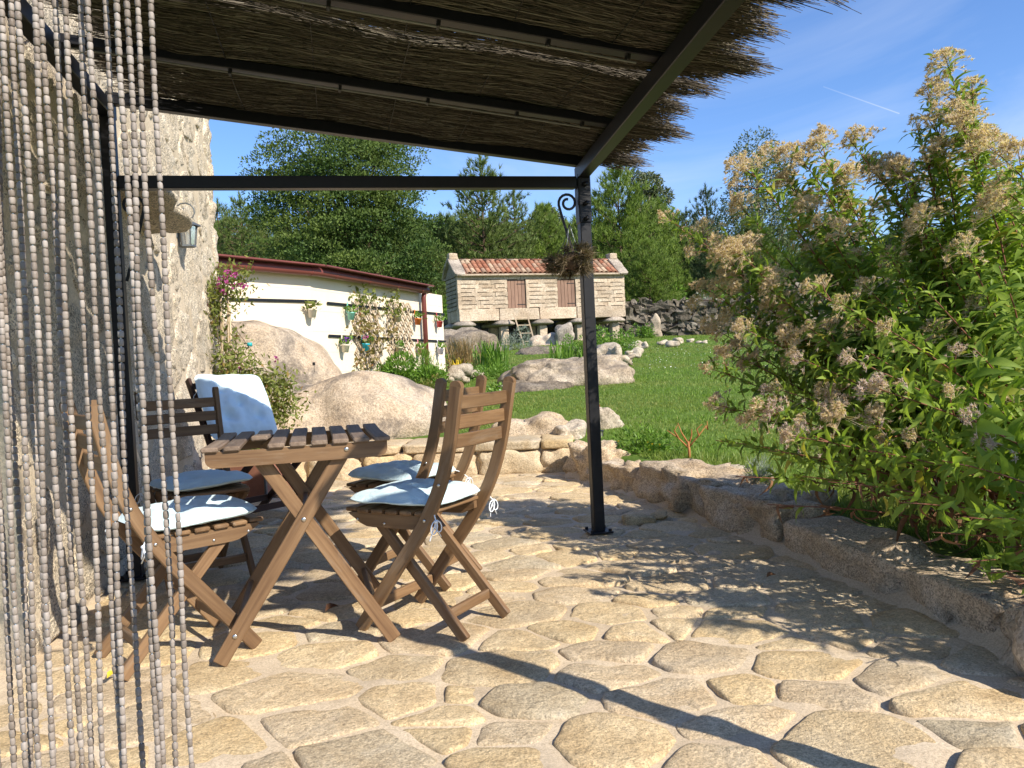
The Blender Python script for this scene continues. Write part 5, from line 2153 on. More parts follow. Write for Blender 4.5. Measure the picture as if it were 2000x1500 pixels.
def agrimony():
    root = thing('flowering_plant', (1.95, 2.9, 0.13), 0, 'tall leafy plant with fluffy beige seed heads overhanging the lawn side of the kerb', 'plant')
    rnd = random.Random(42)
    tips = [(1300, 425, 2.9), (1340, 455, 3.1), (1395, 470, 3.2), (1460, 325, 3.0), (1425, 480, 2.9), (1500, 295, 3.2), (1548, 290, 3.2), (1595, 285, 3.3), (1662, 275, 3.2), (1705, 315, 3.3),
            (1580, 560, 2.8), (1385, 720, 2.9), (1395, 790, 2.8), (1480, 800, 2.7), (1545, 850, 2.6), (1570, 930, 2.6), (1660, 700, 2.6), (1750, 325, 3.3), (1787, 240, 3.2), (1845, 110, 3.1), (1812, 180, 3.2),
            (1900, 165, 3.1), (1870, 210, 3.1), (1920, 262, 3.0), (1955, 275, 3.1), (1988, 295, 2.9), (1450, 640, 2.9), (1500, 560, 3.0), (1480, 470, 3.2), (1600, 430, 3.2), (1700, 450, 3.1), (1800, 420, 3.2),
            (1560, 700, 2.7), (1640, 590, 2.8), (1730, 640, 2.6), (1800, 560, 2.9), (1880, 480, 2.9), (1950, 520, 2.7), (1700, 880, 2.5), (1620, 940, 2.5), (1720, 760, 2.5), (1820, 740, 2.5), (1900, 680, 2.6),
            (1980, 640, 2.6), (1840, 900, 2.4), (1930, 860, 2.4), (1760, 980, 2.4), (1985, 960, 2.35), (1880, 1010, 2.35), (1960, 1070, 2.3), (1640, 360, 3.5), (1560, 400, 3.5), (1740, 500, 3.4), (1860, 350, 3.4),
            (1940, 400, 3.3), (1990, 450, 3.2), (1690, 560, 3.2), (1520, 760, 2.9), (1440, 560, 3.1), (1610, 800, 2.6), (1700, 690, 2.9), (1780, 850, 2.7), (1870, 780, 2.8), (1580, 640, 3.0), (1970, 780, 2.7),
            (1910, 590, 3.0), (1830, 640, 3.0), (1660, 500, 3.3), (1420, 690, 3.0), (1500, 880, 2.7), (1400, 860, 3.0), (1440, 930, 2.9), (1500, 985, 2.8), (1390, 640, 3.1), (1370, 560, 3.2), (1930, 1120, 2.2), (1990, 1140, 2.15), (1900, 1095, 2.25), (1950, 1010, 2.25), (1820, 1040, 2.35), (1440, 400, 3.3), (1530, 350, 3.4), (1400, 560, 3.1), (1620, 330, 3.5), (1580, 480, 3.3), (1720, 400, 3.5), (1780, 330, 3.4), (1830, 280, 3.3), (1900, 300, 3.3), (1960, 350, 3.2)]
    stems = []
    for px, py, Y in tips:
        Y += 0.85*min(1.0, max(0.0, (1720-px)/380.0))*(1.0 if py < 850 else 0.5)
        tip = P(px, py, Y + rnd.uniform(-.1, .1))
        lean = rnd.uniform(0.45, 0.85)
        by = max(2.45, min(3.9, Y + rnd.uniform(-0.1, 0.3)))
        bx = max(kerb_x(by)+0.72, min(2.75, tip.x + lean*0.75*(0.5+0.5*min(1.4, tip.z))*(1 if px < 1750 else 0.4) + rnd.uniform(-.1, .12)))
        if 0.678*bx + 0.735*by < 3.1:
            by = (3.1-0.678*bx)/0.735
        stems.append((Vector((bx, by, 0.10)), tip, True, 0.46 if px < 1850 else 0.34))
    # more of the clump, unseen, added for patio shade; bare below, sparing the kerb
    for i in range(46):
        bx = rnd.uniform(2.0, 3.0)
        by = rnd.uniform(0.9, 2.4)
        if not 2.60 < 0.678*bx+0.735*by < 2.85:
            continue
        h = rnd.uniform(1.45, 2.05)
        stems.append((Vector((bx, by, 0.10)), Vector((bx-rnd.uniform(0, .35), by+rnd.uniform(-.15, .1), h)), False, 1.1))
    lt = [leaf_template(4, d, f, w) for d, f, w in ((0.30, 0.35, 0.155), (0.55, 0.25, 0.165), (0.12, 0.45, 0.14))]
    lm = []
    for k, (tv, tf) in enumerate(lt):
        me = mesh_np('leaf', tv, tf, True)
        me.materials.append(M['agleaf'])
        lm.append(me)
    heads, hm, hvf = [], [], []
    for k, (nfl, rad, mt) in enumerate(((36, 0.040, 'fluff'), (50, 0.052, 'fluff'), (22, 0.030, 'fluff'), (24, 0.032, 'fluff2'))):
        V, F = floret_head(50+k, nfl, rad, 0.02)
        hvf.append((V, F))
        me = mesh_np('flower_head', V, F)
        me.materials.append(M[mt])
        hm.append(me)
    leaves = []      # (loc, dir, up, length, template)
    dry = []
    branches = MB()
    nstem = 0
    for si, (a, c, vis, zlow) in enumerate(stems):
        H = (c-a).length
        b = a + Vector(((c.x-a.x)*0.36, (c.y-a.y)*0.36, (c.z-a.z)*0.60 + 0.05))
        N = 12
        pts = [bez(a, b, c, i/N) + Vector((0.008*math.sin(i*1.3+si), 0.008*math.cos(i*1.7+si), 0)) for i in range(N+1)]
        rad = [0.0065*(1-0.72*i/N) for i in range(N+1)]
        m = MB()
        m.tube(pts, rad, 6)
        m.build('stem', M['agstem'], root, True)
        # leaves along the stem in opposite pairs
        t = 0.10 if c.z < 1.2 else 0.16
        ang = rnd.uniform(0, 6.28)
        step = 0.043/H
        while t < 0.985:
            p = bez(a, b, c, t)
            d = (bez(a, b, c, min(1, t+0.02))-bez(a, b, c, t-0.02)).normalized()
            s1 = d.orthogonal().normalized()
            s2 = d.cross(s1)
            size = (0.138 if t > 0.25 else 0.11)*(1-0.50*max(0, (t-0.55)/0.45))
            for k in (0, 1):
                an = ang + k*math.pi + rnd.uniform(-.3, .3)
                o = s1*math.cos(an)+s2*math.sin(an)
                ld = (o*0.9 + d*rnd.uniform(0.05, 0.55) + Vector((0, 0, rnd.uniform(-.25, .15)))).normalized()
                L = size*rnd.uniform(0.75, 1.25)
                if p.z < zlow*rnd.uniform(0.7, 1.2):
                    if vis and rnd.random() < 0.5:
                        dry.append((p, ld + Vector((0, 0, -0.9)), L*0.8))
                    continue
                leaves.append((p, ld, d, L, rnd.randrange(3)))
                if rnd.random() < 0.75:
                    # axillary shoot
                    q = p + ld*L*0.12 + d*0.02
                    sh = (ld*0.7 + d*0.7).normalized()
                    sl = rnd.uniform(0.02, 0.07)
                    for j in range(rnd.randint(2, 4)):
                        qq = q + sh*sl*j/3
                        dv = Vector((rnd.gauss(0, 1), rnd.gauss(0, 1), rnd.gauss(0.1, 0.7))).normalized()
                        leaves.append((qq, (dv+sh*0.5).normalized(), sh, L*rnd.uniform(0.38, 0.62), rnd.randrange(3)))
            ang += 1.57 + rnd.uniform(-.25, .25)
            t += step*rnd.uniform(0.8, 1.3)*(1.0 if t < 0.7 else 0.85)
        # flower heads: a main cluster and side branches
        nh = (rnd.randint(2, 4) if c.z > 1.45 or c.x < 1.25 else rnd.choice((0, 1, 1))) if vis else 1
        if c.z < 0.62:
            nh = 0
        for k in range(nh):
            if k == 0:
                hp, hd = c, (c-b).normalized()
            else:
                tt = rnd.uniform(0.74, 0.96)
                p = bez(a, b, c, tt)
                d = (c-b).normalized()
                an = rnd.uniform(0, 6.28)
                s1 = d.orthogonal().normalized()
                o = s1*math.cos(an)+d.cross(s1)*math.sin(an)
                hl = rnd.uniform(0.06, 0.17)
                hp = p + (o*0.75+d*0.6+Vector((0, 0, .3))).normalized()*hl
                hd = (o*0.4+d+Vector((0, 0, .4))).normalized()
                branches.tube([p, p.lerp(hp, 0.5)+d*0.008, hp], [0.0028, 0.0022, 0.0014], 5)
            big = rnd.randint(1, 3) if c.z > 1.4 or c.x < 1.15 else 1
            for j in range(big):
                off = Vector((rnd.gauss(0, .024), rnd.gauss(0, .024), rnd.gauss(0, .012)))*(1 if j else 0)
                heads.append((hp+off, hd, rnd.uniform(0.85, 1.4)))
    branches.build('flower_stalks', M['agstem'], root, True)['kind'] = 'stuff'
    # the leaves that show largest become parts of their own
    def score(l):
        p = l[0]
        inside = abs(p.x/p.y) < 0.66 and p.y > 0
        return -(l[3]/p.y if inside else 0)
    leaves.sort(key=score)
    for p, d, up, L, k in leaves[:300]:
        x = d.normalized()
        y = up.cross(x)
        y = y.normalized() if y.length > 1e-3 else x.orthogonal().normalized()
        z = x.cross(y)
        if z.z < 0:
            z, y = -z, -y
        o = bpy.data.objects.new('leaf', lm[k])
        COL.objects.link(o)
        o.parent = root
        o.matrix_local = Matrix.Translation(p-Vector(root.location)) @ (Matrix((x, y, z)).transposed() @ Matrix.Diagonal((L, L, L))).to_4x4()
    parts = []
    for k in range(3):
        ls = [l for l in leaves[300:] if l[4] == k]
        D = np.array([l[1] for l in ls])
        U = np.array([l[2] for l in ls])
        L = np.array([l[3] for l in ls])
        Rm = frames(D, U, L)
        flip = Rm[:, 2, 2] < 0
        Rm[flip, :, 1] *= -1
        Rm[flip, :, 2] *= -1
        parts.append(inst(lt[k][0], lt[k][1], Rm, np.array([l[0] for l in ls])))
    V, F = join_np(parts)
    tag(link('foliage', mesh_np('foliage', V, F, True), M['agleaf'], root, True), kind='stuff')
    D = np.array([l[1] for l in dry])
    V, F = inst(lt[1][0]*np.array([1, 0.6, 1.6]), lt[1][1], frames(D, rdir(len(D)), np.array([l[2] for l in dry])), np.array([l[0] for l in dry]))
    tag(link('withered_leaves', mesh_np('withered_leaves', V, F, True), M['agdry'], root, True), kind='stuff')
    rest = []
    heads.sort(key=lambda h: h[0].y if abs(h[0].x/h[0].y) < 0.66 else 99)
    for i, (p, d, s) in enumerate(heads):
        k = rnd.choice((0, 0, 1, 1, 2)) if p.z > 0.95 else rnd.choice((0, 2, 3, 3, 2))
        q = d.to_track_quat('Z', 'Y').to_matrix() @ Matrix.Rotation(rnd.uniform(0, 6.28), 3, 'Z')
        if i < 290:
            o = bpy.data.objects.new('flower_head', hm[k])
            COL.objects.link(o)
            o.parent = root
            o.matrix_local = Matrix.Translation(p-Vector(root.location)) @ (q @ Matrix.Diagonal((s, s, s))).to_4x4()
        else:
            A = np.array(q)*s
            rest.append((hvf[k][0] @ A.T + np.array(p), hvf[k][1]))
    if rest:
        V, F = join_np(rest)
        tag(link('flower_heads', mesh_np('flower_heads', V, F), M['fluff'], root, True), kind='stuff')


agrimony()


# ---- small plants and shrubs
def shrub(name, label, loc, size, n, mat, L, W=0.45, seed=1, tri=False, up=0.3, flowers=None, cat='shrub', group=None, shell=0.45, stems=5, stemmat='bark'):
    r = np.random.default_rng(seed)
    root = thing(name, loc, 0, label, cat, group)
    sx, sy, sz = size
    lobes = r.normal(0, 0.42, (9, 3))
    lobes[:, 2] = np.abs(lobes[:, 2])
    lobes = np.clip(lobes, -0.75, 0.75)
    li = r.integers(0, 9, n)
    d = r.normal(size=(n, 3))
    d = unit(d)
    q = lobes[li] + d*(r.uniform(shell, 1, (n, 1))**0.5)*0.42
    q[:, 2] = np.abs(q[:, 2])
    T = q*np.array([sx/2, sy/2, sz])/np.array([1, 1, 1.0])
    dd = unit(d + r.normal(0, 0.5, (n, 3)) + np.array([0, 0, up]))
    ll = r.uniform(L*0.7, L*1.25, n)
    tv, tf = TRI if tri else RHOMB
    V, F = inst(tv, tf, frames(dd, r.normal(size=(n, 3)), ll, ll*W*(1 if tri else 2.0)), T)
    tag(link('foliage', mesh_np('foliage', V, F), M[mat], root), kind='stuff')
    for k in range(stems):
        e = lobes[k % 9]*np.array([sx/2, sy/2, sz])
        m = MB()
        m.tube([Vector((e[0]*0.15, e[1]*0.15, -0.05)), Vector((e[0]*0.5, e[1]*0.5, e[2]*0.55)), Vector(e)], [0.012*sz, 0.008*sz, 0.003*sz], 5)
        m.build('stem', M[stemmat], root)
    if flowers:
        fm, fn, fs = flowers
        i = r.choice(n, fn, replace=False)
        parts = []
        for k in range(5):
            parts.append(inst(*RHOMB, frames(unit(d[i] + r.normal(0, 0.6, (fn, 3)) + np.array([0, 0, .4])), r.normal(size=(fn, 3)), fs, fs*2), T[i]*1.06))
        V, F = join_np(parts)
        tag(link('petals', mesh_np('petals', V, F), M[fm], root), kind='stuff')
    return root


def tuft(name, label, loc, h, n, mat, spread=0.35, wid=0.02, seed=1, cat='grass clump', base=0.08):
    r = np.random.default_rng(seed)
    root = thing(name, loc, 0, label, cat)
    a = r.uniform(0, 6.28, n)
    sp = r.uniform(0, spread, n)
    hh = h*r.uniform(0.55, 1.1, n)
    V, F = [], []
    for i in range(n):
        b = np.array([r.normal(0, base), r.normal(0, base), 0])
        o = np.array([math.cos(a[i]), math.sin(a[i]), 0])
        sd = np.array([-o[1], o[0], 0])*wid/2
        pts = [b, b+o*sp[i]*hh[i]*0.45+np.array([0, 0, hh[i]*0.55]), b+o*sp[i]*hh[i]*1.0+np.array([0, 0, hh[i]*0.92]), b+o*sp[i]*hh[i]*1.55+np.array([0, 0, hh[i]*(1.0-0.25*sp[i])])]
        k = len(V)
        for j, p in enumerate(pts):
            w = (1, 0.9, 0.55, 0.08)[j]
            V += [p-sd*w, p+sd*w]
        F += [(k+2*j, k+2*j+1, k+2*j+3, k+2*j+2) for j in range(3)]
    tag(link('blades', mesh_np('blades', np.array(V), np.array(F)), M[mat], root), kind='stuff')
    return root


def at_ground(px, py, Y):
    p = P(px, py, Y)
    p.z = land(p.x, p.y)
    return p


# climbing shrub with magenta flowers at the corner of the house
def climber():
    base = Vector((-2.36, 7.05, 0.15))
    root = thing('climbing_shrub', base, 0, 'climbing shrub with magenta flowers tied to canes at the house corner', 'shrub')
    r = np.random.default_rng(8)
    rnd = random.Random(8)
    cps = []
    spine = [(432, 850, 7.0), (438, 780, 7.0), (435, 720, 7.0), (432, 660, 7.05), (428, 600, 7.1), (440, 560, 7.1), (452, 545, 7.1), (470, 552, 7.1), (415, 600, 7.0), (410, 620, 7.0), (412, 570, 7.0),
             (460, 690, 7.0), (470, 720, 6.95), (500, 735, 6.9), (520, 760, 6.85), (545, 775, 6.8), (565, 790, 6.8), (530, 800, 6.8), (545, 820, 6.8), (500, 770, 6.9), (480, 760, 6.9), (430, 740, 7.0), (540, 750, 6.85), (515, 825, 6.8), (560, 760, 6.8)]
    wts = [1]*len(spine)
    pts = [np.array(P(*s)) for s in spine]
    pts = np.array(pts)
    n = 4200
    i = r.integers(0, len(pts), n)
    T = pts[i] + r.normal(0, 1, (n, 3))*np.array([0.075, 0.10, 0.085])
    d = unit(r.normal(size=(n, 3)) + np.array([0, -0.2, 0.1]))
    ll = r.uniform(0.032, 0.066, n)
    V, F = inst(*RHOMB, frames(d, r.normal(size=(n, 3)), ll, ll*0.85), T)
    tag(link('foliage', mesh_np('foliage', V, F), M['dullleaf'], root, True), kind='stuff')
    fl = [np.array(P(px, py, 6.93)) for px, py in ((447, 530), (452, 538), (440, 540), (462, 535), (428, 545), (443, 552), (470, 555), (478, 560), (436, 570), (403, 598), (472, 715), (490, 745), (503, 762), (540, 700), (455, 560), (425, 558))]
    parts = []
    for p in fl:
        k = 12
        dd = unit(r.normal(size=(k, 3)))
        parts.append(inst(*RHOMB, frames(dd, r.normal(size=(k, 3)), 0.026, 0.045), p + r.normal(0, 0.012, (k, 3))))
    V, F = join_np(parts)
    tag(link('petals', mesh_np('petals', V, F), M['purple'], root, True), kind='stuff')
    for k, (px0, px1, top) in enumerate(((440, 430, 560), (450, 445, 580), (428, 436, 620), (460, 448, 600))):
        m = MB()
        m.tube([P(px0, 860, 7.05), P((px0+px1)/2, 720, 7.03), P(px1, top, 7.02)], 0.011, 6)
        m.build('cane', M['cane'], root, True)
    for k in range(12):
        q = pts[rnd.randrange(8, len(pts))]
        m = MB()
        m.tube([P(440, 850, 7.0), Vector(pts[min(len(pts)-1, rnd.randrange(1, 5))]), Vector(q)], [0.008, 0.005, 0.002], 5)
        m.build('stem', M['bark'], root, True)


climber()


# vine on the left trellis
def vine():
    b = on_wall(712, 715, 1)
    root = thing('vine', b + WN1*0.06, 0, 'half withered vine climbing over the left trellis', 'vine')
    r = np.random.default_rng(15)
    spots = [(690, 575), (700, 580), (715, 585), (730, 595), (700, 600), (742, 605), (757, 590), (690, 640), (700, 650), (712, 640), (725, 660), (718, 690), (710, 670), (735, 680), (700, 700), (720, 705), (740, 650), (755, 640), (760, 650), (752, 610), (695, 615), (758, 580), (705, 720), (690, 720)]
    V, F = [], []
    parts = []
    for i, (px, py) in enumerate(spots):
        p = np.array(on_wall(px, py, 1) + WN1*0.07)
        k = 24
        d = unit(r.normal(size=(k, 3)))
        ll = r.uniform(0.05, 0.09, k)
        parts.append((inst(*RHOMB, frames(d, r.normal(size=(k, 3)), ll, ll*1.3), p + r.normal(0, 0.075, (k, 3))*np.array([1, 1.6, 1])), py))
    up = [q for q, py in parts if py < 612]
    lo = [q for q, py in parts if py >= 612]
    for nm, q, mt in (('foliage', up, 'dullleaf'), ('foliage', lo, 'vine')):
        V, F = join_np(q)
        V[:] = V
        tag(link(nm, mesh_np(nm, V, F), M[mt], root, True), kind='stuff')
    for k, path in enumerate((((716, 720), (712, 680), (722, 640), (705, 600), (695, 580)), ((720, 720), (728, 690), (716, 650), (730, 610), (725, 585)), ((712, 722), (700, 690), (703, 640), (692, 610)), ((722, 720), (738, 690), (750, 640), (757, 600)))):
        m = MB()
        m.tube([on_wall(x, y, 1)+WN1*0.055 for x, y in path], [0.014, 0.011, 0.009, 0.006, 0.004][:len(path)], 5)
        m.build('stem', M['palebark'], root, True)


vine()

shrub('shrub', 'bright green low shrub at the foot of the trellises', P(790, 752, 11.6), (1.05, 0.7, 0.40), 5200, 'bushleaf', 0.065, 0.4, 3)
shrub('shrub', 'upright feathery shrub in front of the downpipe', P(832, 756, 12.1), (0.36, 0.4, 0.55), 2200, 'bushleaf', 0.07, 0.10, 4, True, 1.2)
shrub('shrub', 'loose olive shrub sprawling right of the near boulder', P(845, 768, 11.0), (0.5, 0.4, 0.22), 900, 'dullleaf', 0.05, 0.3, 5)
shrub('shrub', 'small thin leaved sapling at the end of the cream wall', at_ground(863, 752, 13.2), (0.26, 0.3, 0.45), 110, 'bushleaf', 0.06, 0.4, 6)
tuft('reed_clump', 'russet dry grass clump beside the granary boulder', at_ground(905, 715, 16.5), 0.72, 260, 'drygrass', 0.5, 0.014, 7, base=0.20)
tuft('iris_clump', 'tall green sword leaved clump in the flower bed', at_ground(962, 712, 15.5), 0.66, 130, 'bushleaf', 0.45, 0.030, 8, base=0.13)
tuft('yellow_lily', 'small yellow green leafy plant by the wall end', at_ground(893, 720, 15.0), 0.38, 26, 'yellow', 0.7, 0.03, 9, 'plant', 0.05)
tuft('iris_clump', 'short sword leaved clump growing over the outcrop', at_ground(1100, 700, 14.9) + Vector((0, 0, 0.25)), 0.34, 70, 'bushleaf', 0.7, 0.025, 10, base=0.14)
shrub('shrub', 'low dark herb mound left of the outcrop', at_ground(985, 735, 14.0), (1.0, 0.6, 0.32), 1300, 'bushleaf', 0.05, 0.4, 11)
shrub('shrub', 'leafy herb patch between rubble stones and outcrop', at_ground(945, 722, 15.0), (0.8, 0.6, 0.30), 800, 'bushleaf', 0.05, 0.4, 12)
shrub('shrub', 'bright green rounded shrub before the granary', at_ground(1178, 690, 18.0), (1.25, 1.1, 0.66), 3200, 'bushleaf', 0.06, 0.45, 13)
shrub('shrub', 'pale green shrub left of the post before the granary', at_ground(1130, 692, 18.5), (0.6, 0.6, 0.52), 1000, 'bushleaf', 0.06, 0.45, 14)
shrub('shrub', 'silver leaved shrub under the granary ladder', at_ground(1008, 683, 25.5), (0.9, 0.8, 0.72), 1200, 'silver', 0.09, 0.2, 15, True, 1.0)
shrub('shrub', 'small green shrub against the drystone wall', at_ground(1262, 660, 31.5), (1.0, 0.8, 0.55), 800, 'bushleaf', 0.10, 0.45, 16)
shrub('flower_bush', 'strawberry like plant with white flowers behind the chair backs', at_ground(965, 762, 10.4), (0.55, 0.4, 0.20), 800, 'bushleaf', 0.045, 0.6, 17, flowers=('white', 14, 0.02))
shrub('flower_bush', 'leafy plant dotted with yellow flowers behind the kerb', Vector((P(1262, 890, 6.2).x, 6.2, 0.18)), (0.62, 0.45, 0.20), 1700, 'bushleaf', 0.045, 0.28, 18, flowers=('yellow', 26, 0.012))
shrub('shrub', 'small grey rosemary tuft behind the kerb stones', G(1482, 955, 0.15), (0.20, 0.18, 0.16), 700, 'silver', 0.045, 0.10, 19, True, 1.4)
shrub('shrub', 'small feathery weed growing on the near boulder edge', P(815, 842, 7.75), (0.16, 0.12, 0.18), 160, 'dullleaf', 0.04, 0.2, 20, True, 1.0)


def red_flower():
    p = at_ground(1170, 840, 7.9)
    root = thing('red_flower', p, 0, 'single red flower on a thin stalk beside the post', 'flower')
    MB().tube([Vector((0, 0, 0)), Vector((-0.005, 0, 0.12)), Vector((-0.01, 0, P(1170, 800, 7.9).z-p.z))], 0.004, 5).build('stem', M['agstem'], root)
    k = 26
    r = np.random.default_rng(3)
    V, F = inst(*RHOMB, frames(unit(r.normal(size=(k, 3))), r.normal(size=(k, 3)), 0.05, 0.07), np.tile(np.array([[-0.01, 0, P(1170, 798, 7.9).z-p.z]]), (k, 1)))
    tag(link('petals', mesh_np('petals', V, F), M['redpetal'], root), kind='stuff')


red_flower()


def bare_twig():
    p = G(1345, 905, 0.15)
    root = thing('bare_shrub', p, 0, 'leafless orange twiggy shrub in the lawn behind the kerb', 'shrub')
    Y = p.y
    def q(px, py):
        return P(px, py, Y) - p
    MB().tube([q(1347, 905), q(1346, 880), q(1344, 862)], [0.012, 0.010, 0.008], 6).build('trunk', M['orangestem'], root)
    for path in (((1345, 875), (1325, 855), (1302, 840)), ((1344, 866), (1332, 845), (1323, 826)), ((1345, 870), (1352, 850), (1350, 838)), ((1347, 872), (1365, 852), (1378, 832)), ((1325, 855), (1318, 842), (1322, 830)), ((1365, 852), (1362, 838), (1370, 828)), ((1378, 832), (1384, 840), (1380, 822))):
        MB().tube([q(*s) + Vector((0, 0.02*math.sin(i*2), 0)) for i, s in enumerate(path)], [0.007, 0.005, 0.0025], 5).build('twig', M['orangestem'], root)


bare_twig()


# ---- trees
def pine_mesh(seed, H, spread, top=0.25, dens=1.0, tl=0.34):
    r = np.random.default_rng(seed)
    rnd = random.Random(seed)
    tr = MB()
    tr.tube([Vector((0.05*math.sin(k*1.3)*k/6, 0.05*math.cos(k)*k/6, H*k/6)) for k in range(7)], [0.02*H*(1-0.88*k/6) for k in range(7)], 7)
    C, D = [], []
    z = H*top
    while z < H*0.985:
        f = (z/H-top)/(1-top)
        Lb = spread*(0.55+0.45*math.sin(min(1, f*1.5+0.18)*math.pi*0.55))*(1-f**2.6)+0.12*spread
        nb = rnd.randint(4, 6)
        a0 = rnd.uniform(0, 6.28)
        for k in range(nb):
            a = a0+6.283*k/nb+rnd.uniform(-.3, .3)
            L = Lb*rnd.uniform(0.65, 1.12)
            rise = 0.18+0.65*f
            p0 = Vector((0, 0, z))
            p1 = p0+Vector((math.cos(a)*L*0.55, math.sin(a)*L*0.55, L*rise*0.25))
            p2 = p0+Vector((math.cos(a)*L, math.sin(a)*L, L*rise*0.75))
            tr.tube([p0, p1, p2], [0.006*H*(1-f)+0.015, 0.012+0.003*H*(1-f), 0.006], 4, cap=False)
            m = max(3, int(L*6.5*dens))
            for j in range(m):
                t = 0.32+0.68*(j+rnd.random())/m
                p = bez(p0, p1, p2, t)
                w = L*0.30*(1-abs(t-0.6))
                C.append((p.x+rnd.gauss(0, w*0.55), p.y+rnd.gauss(0, w*0.55), p.z+abs(rnd.gauss(0, 0.14))))
                D.append((math.cos(a)*0.5, math.sin(a)*0.5, 0.75))
        z += H*0.042*rnd.uniform(0.8, 1.25)
    for k in range(7):
        C.append((0, 0, H*(0.96+0.012*k)))
        D.append((0, 0, 1))
    C, D = np.array(C), np.array(D)
    parts = []
    for k in range(13):
        d = unit(D + r.normal(0, 0.5, C.shape))
        parts.append(inst(*TRI, frames(d, r.normal(size=C.shape), r.uniform(tl*0.7, tl*1.25, len(C)), r.uniform(0.040, 0.075, len(C))), C - d*0.05))
    V, F = join_np(parts)
    return tr.mesh('trunk'), mesh_np('crown', V, F)


def lobe_mesh(seed, lobes, n, L, W=0.95, inner=0.25, tri=False, droop=0.0, lift=0.0):
    r = np.random.default_rng(seed)
    lb = np.array(lobes, float)      # x y z rx ry rz
    vol = (lb[:, 3]*lb[:, 4]*lb[:, 5])**(2/3)
    i = r.choice(len(lb), n, p=vol/vol.sum())
    d = unit(r.normal(size=(n, 3)) + np.array([0, 0, lift]))
    rad = np.where(r.random(n) < inner, r.uniform(0.45, 0.85, n), r.normal(0.96, 0.07, n))
    # clumps: bulge the shell with noise
    ph = r.uniform(0, 6.28, (len(lb), 6))
    bl = 1 + 0.10*np.sin(d[:, 0]*7+ph[i, 0])*np.sin(d[:, 1]*7+ph[i, 1]) + 0.10*np.sin(d[:, 2]*9+ph[i, 2])*np.sin(d[:, 0]*9+ph[i, 3])
    T = lb[i, :3] + d*lb[i, 3:6]*(rad*bl)[:, None]
    dd = unit(d*0.9 + r.normal(0, 0.65, (n, 3)) + np.array([0, 0, 0.25-droop]))
    ll = r.uniform(L*0.7, L*1.3, n)
    V, F = inst(*RHOMB, frames(dd, d + r.normal(0, 0.5, (n, 3)), ll, ll*W), T)
    return mesh_np('crown', V, F)


def tree(name, label, loc, parts, mats, rz=0.0, s=1.0, group=None):
    root = thing(name, loc, rz, label, 'tree', group)
    root.scale = (s, s, s) if not isinstance(s, tuple) else s
    link('trunk', parts[0], mats[0], root)
    if not parts[1].materials:
        parts[1].materials.append(mats[1])
    o = link('crown', parts[1], mats[1], root)
    o.data.materials[0] = mats[1]
    return root


def big_tree():
    Y = 36.0
    sp = [(600, 275, 62, 0), (690, 262, 70, 0.5), (740, 300, 62, 0.2), (560, 325, 66, -0.8), (640, 330, 80, -1.2), (720, 345, 74, -1.0), (770, 385, 60, -0.3), (540, 375, 44, -0.6), (590, 395, 70, -1.5),
          (670, 410, 76, -1.6), (745, 430, 72, -1.2), (800, 440, 52, 0), (560, 445, 62, -1.2), (570, 500, 74, -1.8), (640, 500, 60, -0.8), (690, 495, 78, -2.0), (770, 500, 70, -1.4), (805, 520, 50, -0.5), (620, 540, 60, -1.2), (720, 545, 70, -1.0), (790, 555, 60, -0.3), (650, 420, 120, 1.6), (690, 350, 110, 1.8), (680, 500, 130, 1.8)]
    c = P(675, 545, Y)
    g = land(c.x, c.y)
    lobes = []
    for px, py, r, dy in sp:
        p = P(px, py, Y+dy)
        R_ = r/FPX*Y
        lobes.append((p.x-c.x, p.y-c.y, p.z-g, R_, R_*0.9, R_*0.72))
    r = np.random.default_rng(61)
    sub = []
    for l in lobes:
        k = int(6 + l[3]*3)
        d = unit(r.normal(size=(k, 3)) + np.array([0.15, -0.45, 0.15]))
        for e in d:
            rr = l[3]*r.uniform(0.30, 0.52)
            sub.append((l[0]+e[0]*l[3]*0.92, l[1]+e[1]*l[4]*0.92, l[2]+e[2]*l[5]*0.98, rr*1.2, rr*1.2, rr*0.55))
    cr = lobe_mesh(61, sub, 85000, 0.135, 1.0, 0.10, lift=0.75)
    tm = MB()
    top = P(660, 300, Y).z-g
    tm.tube([Vector((0, 0, 0)), Vector((0.1, 0, top*0.3)), Vector((-0.1, 0.1, top*0.6)), Vector((0, 0, top*0.9))], [0.5, 0.4, 0.28, 0.1], 9)
    for l in lobes[::2]:
        tm.tube([Vector((0, 0, top*0.25)), Vector((l[0]*0.5, l[1]*0.5, max(top*0.3, l[2]*0.75))), Vector(l[:3])], [0.16, 0.10, 0.04], 5)
    tree('broadleaf_tree', 'massive dark green broadleaf tree rising behind the cream building', (c.x, c.y, g), (tm.mesh('trunk'), cr), (M['bark'], M['oak']))


big_tree()


def px_tree(label, mesh, mats, px, py_top, Y, H, rz=0, name='pine_tree', sx=1.0, group=None):
    p = P(px, py_top, Y)
    g = land(p.x, p.y) - 0.2
    s = (p.z-g)/H
    return tree(name, label, (p.x, p.y, g), mesh, mats, rz, (s*sx, s*sx, s), group)


PINES = {'a': pine_mesh(3, 10, 2.6, 0.22, 1.0, 0.42), 'b': pine_mesh(4, 10, 3.2, 0.15, 1.25, 0.45), 'c': pine_mesh(5, 10, 2.2, 0.30, 0.8, 0.40), 'd': pine_mesh(6, 10, 3.6, 0.10, 1.5, 0.48)}


def pine_of(k, mat):
    t, c = PINES[k]
    c2 = c.copy()
    c2.materials.clear()
    return (t, c2)


def pine(label, k, mat, px, py, Y, rz=0.0, sx=1.0, group=None):
    return px_tree(label, pine_of(k, mat), (M['bark'], M[mat]), px, py, Y, 10.0, rz, 'pine_tree', sx, group)


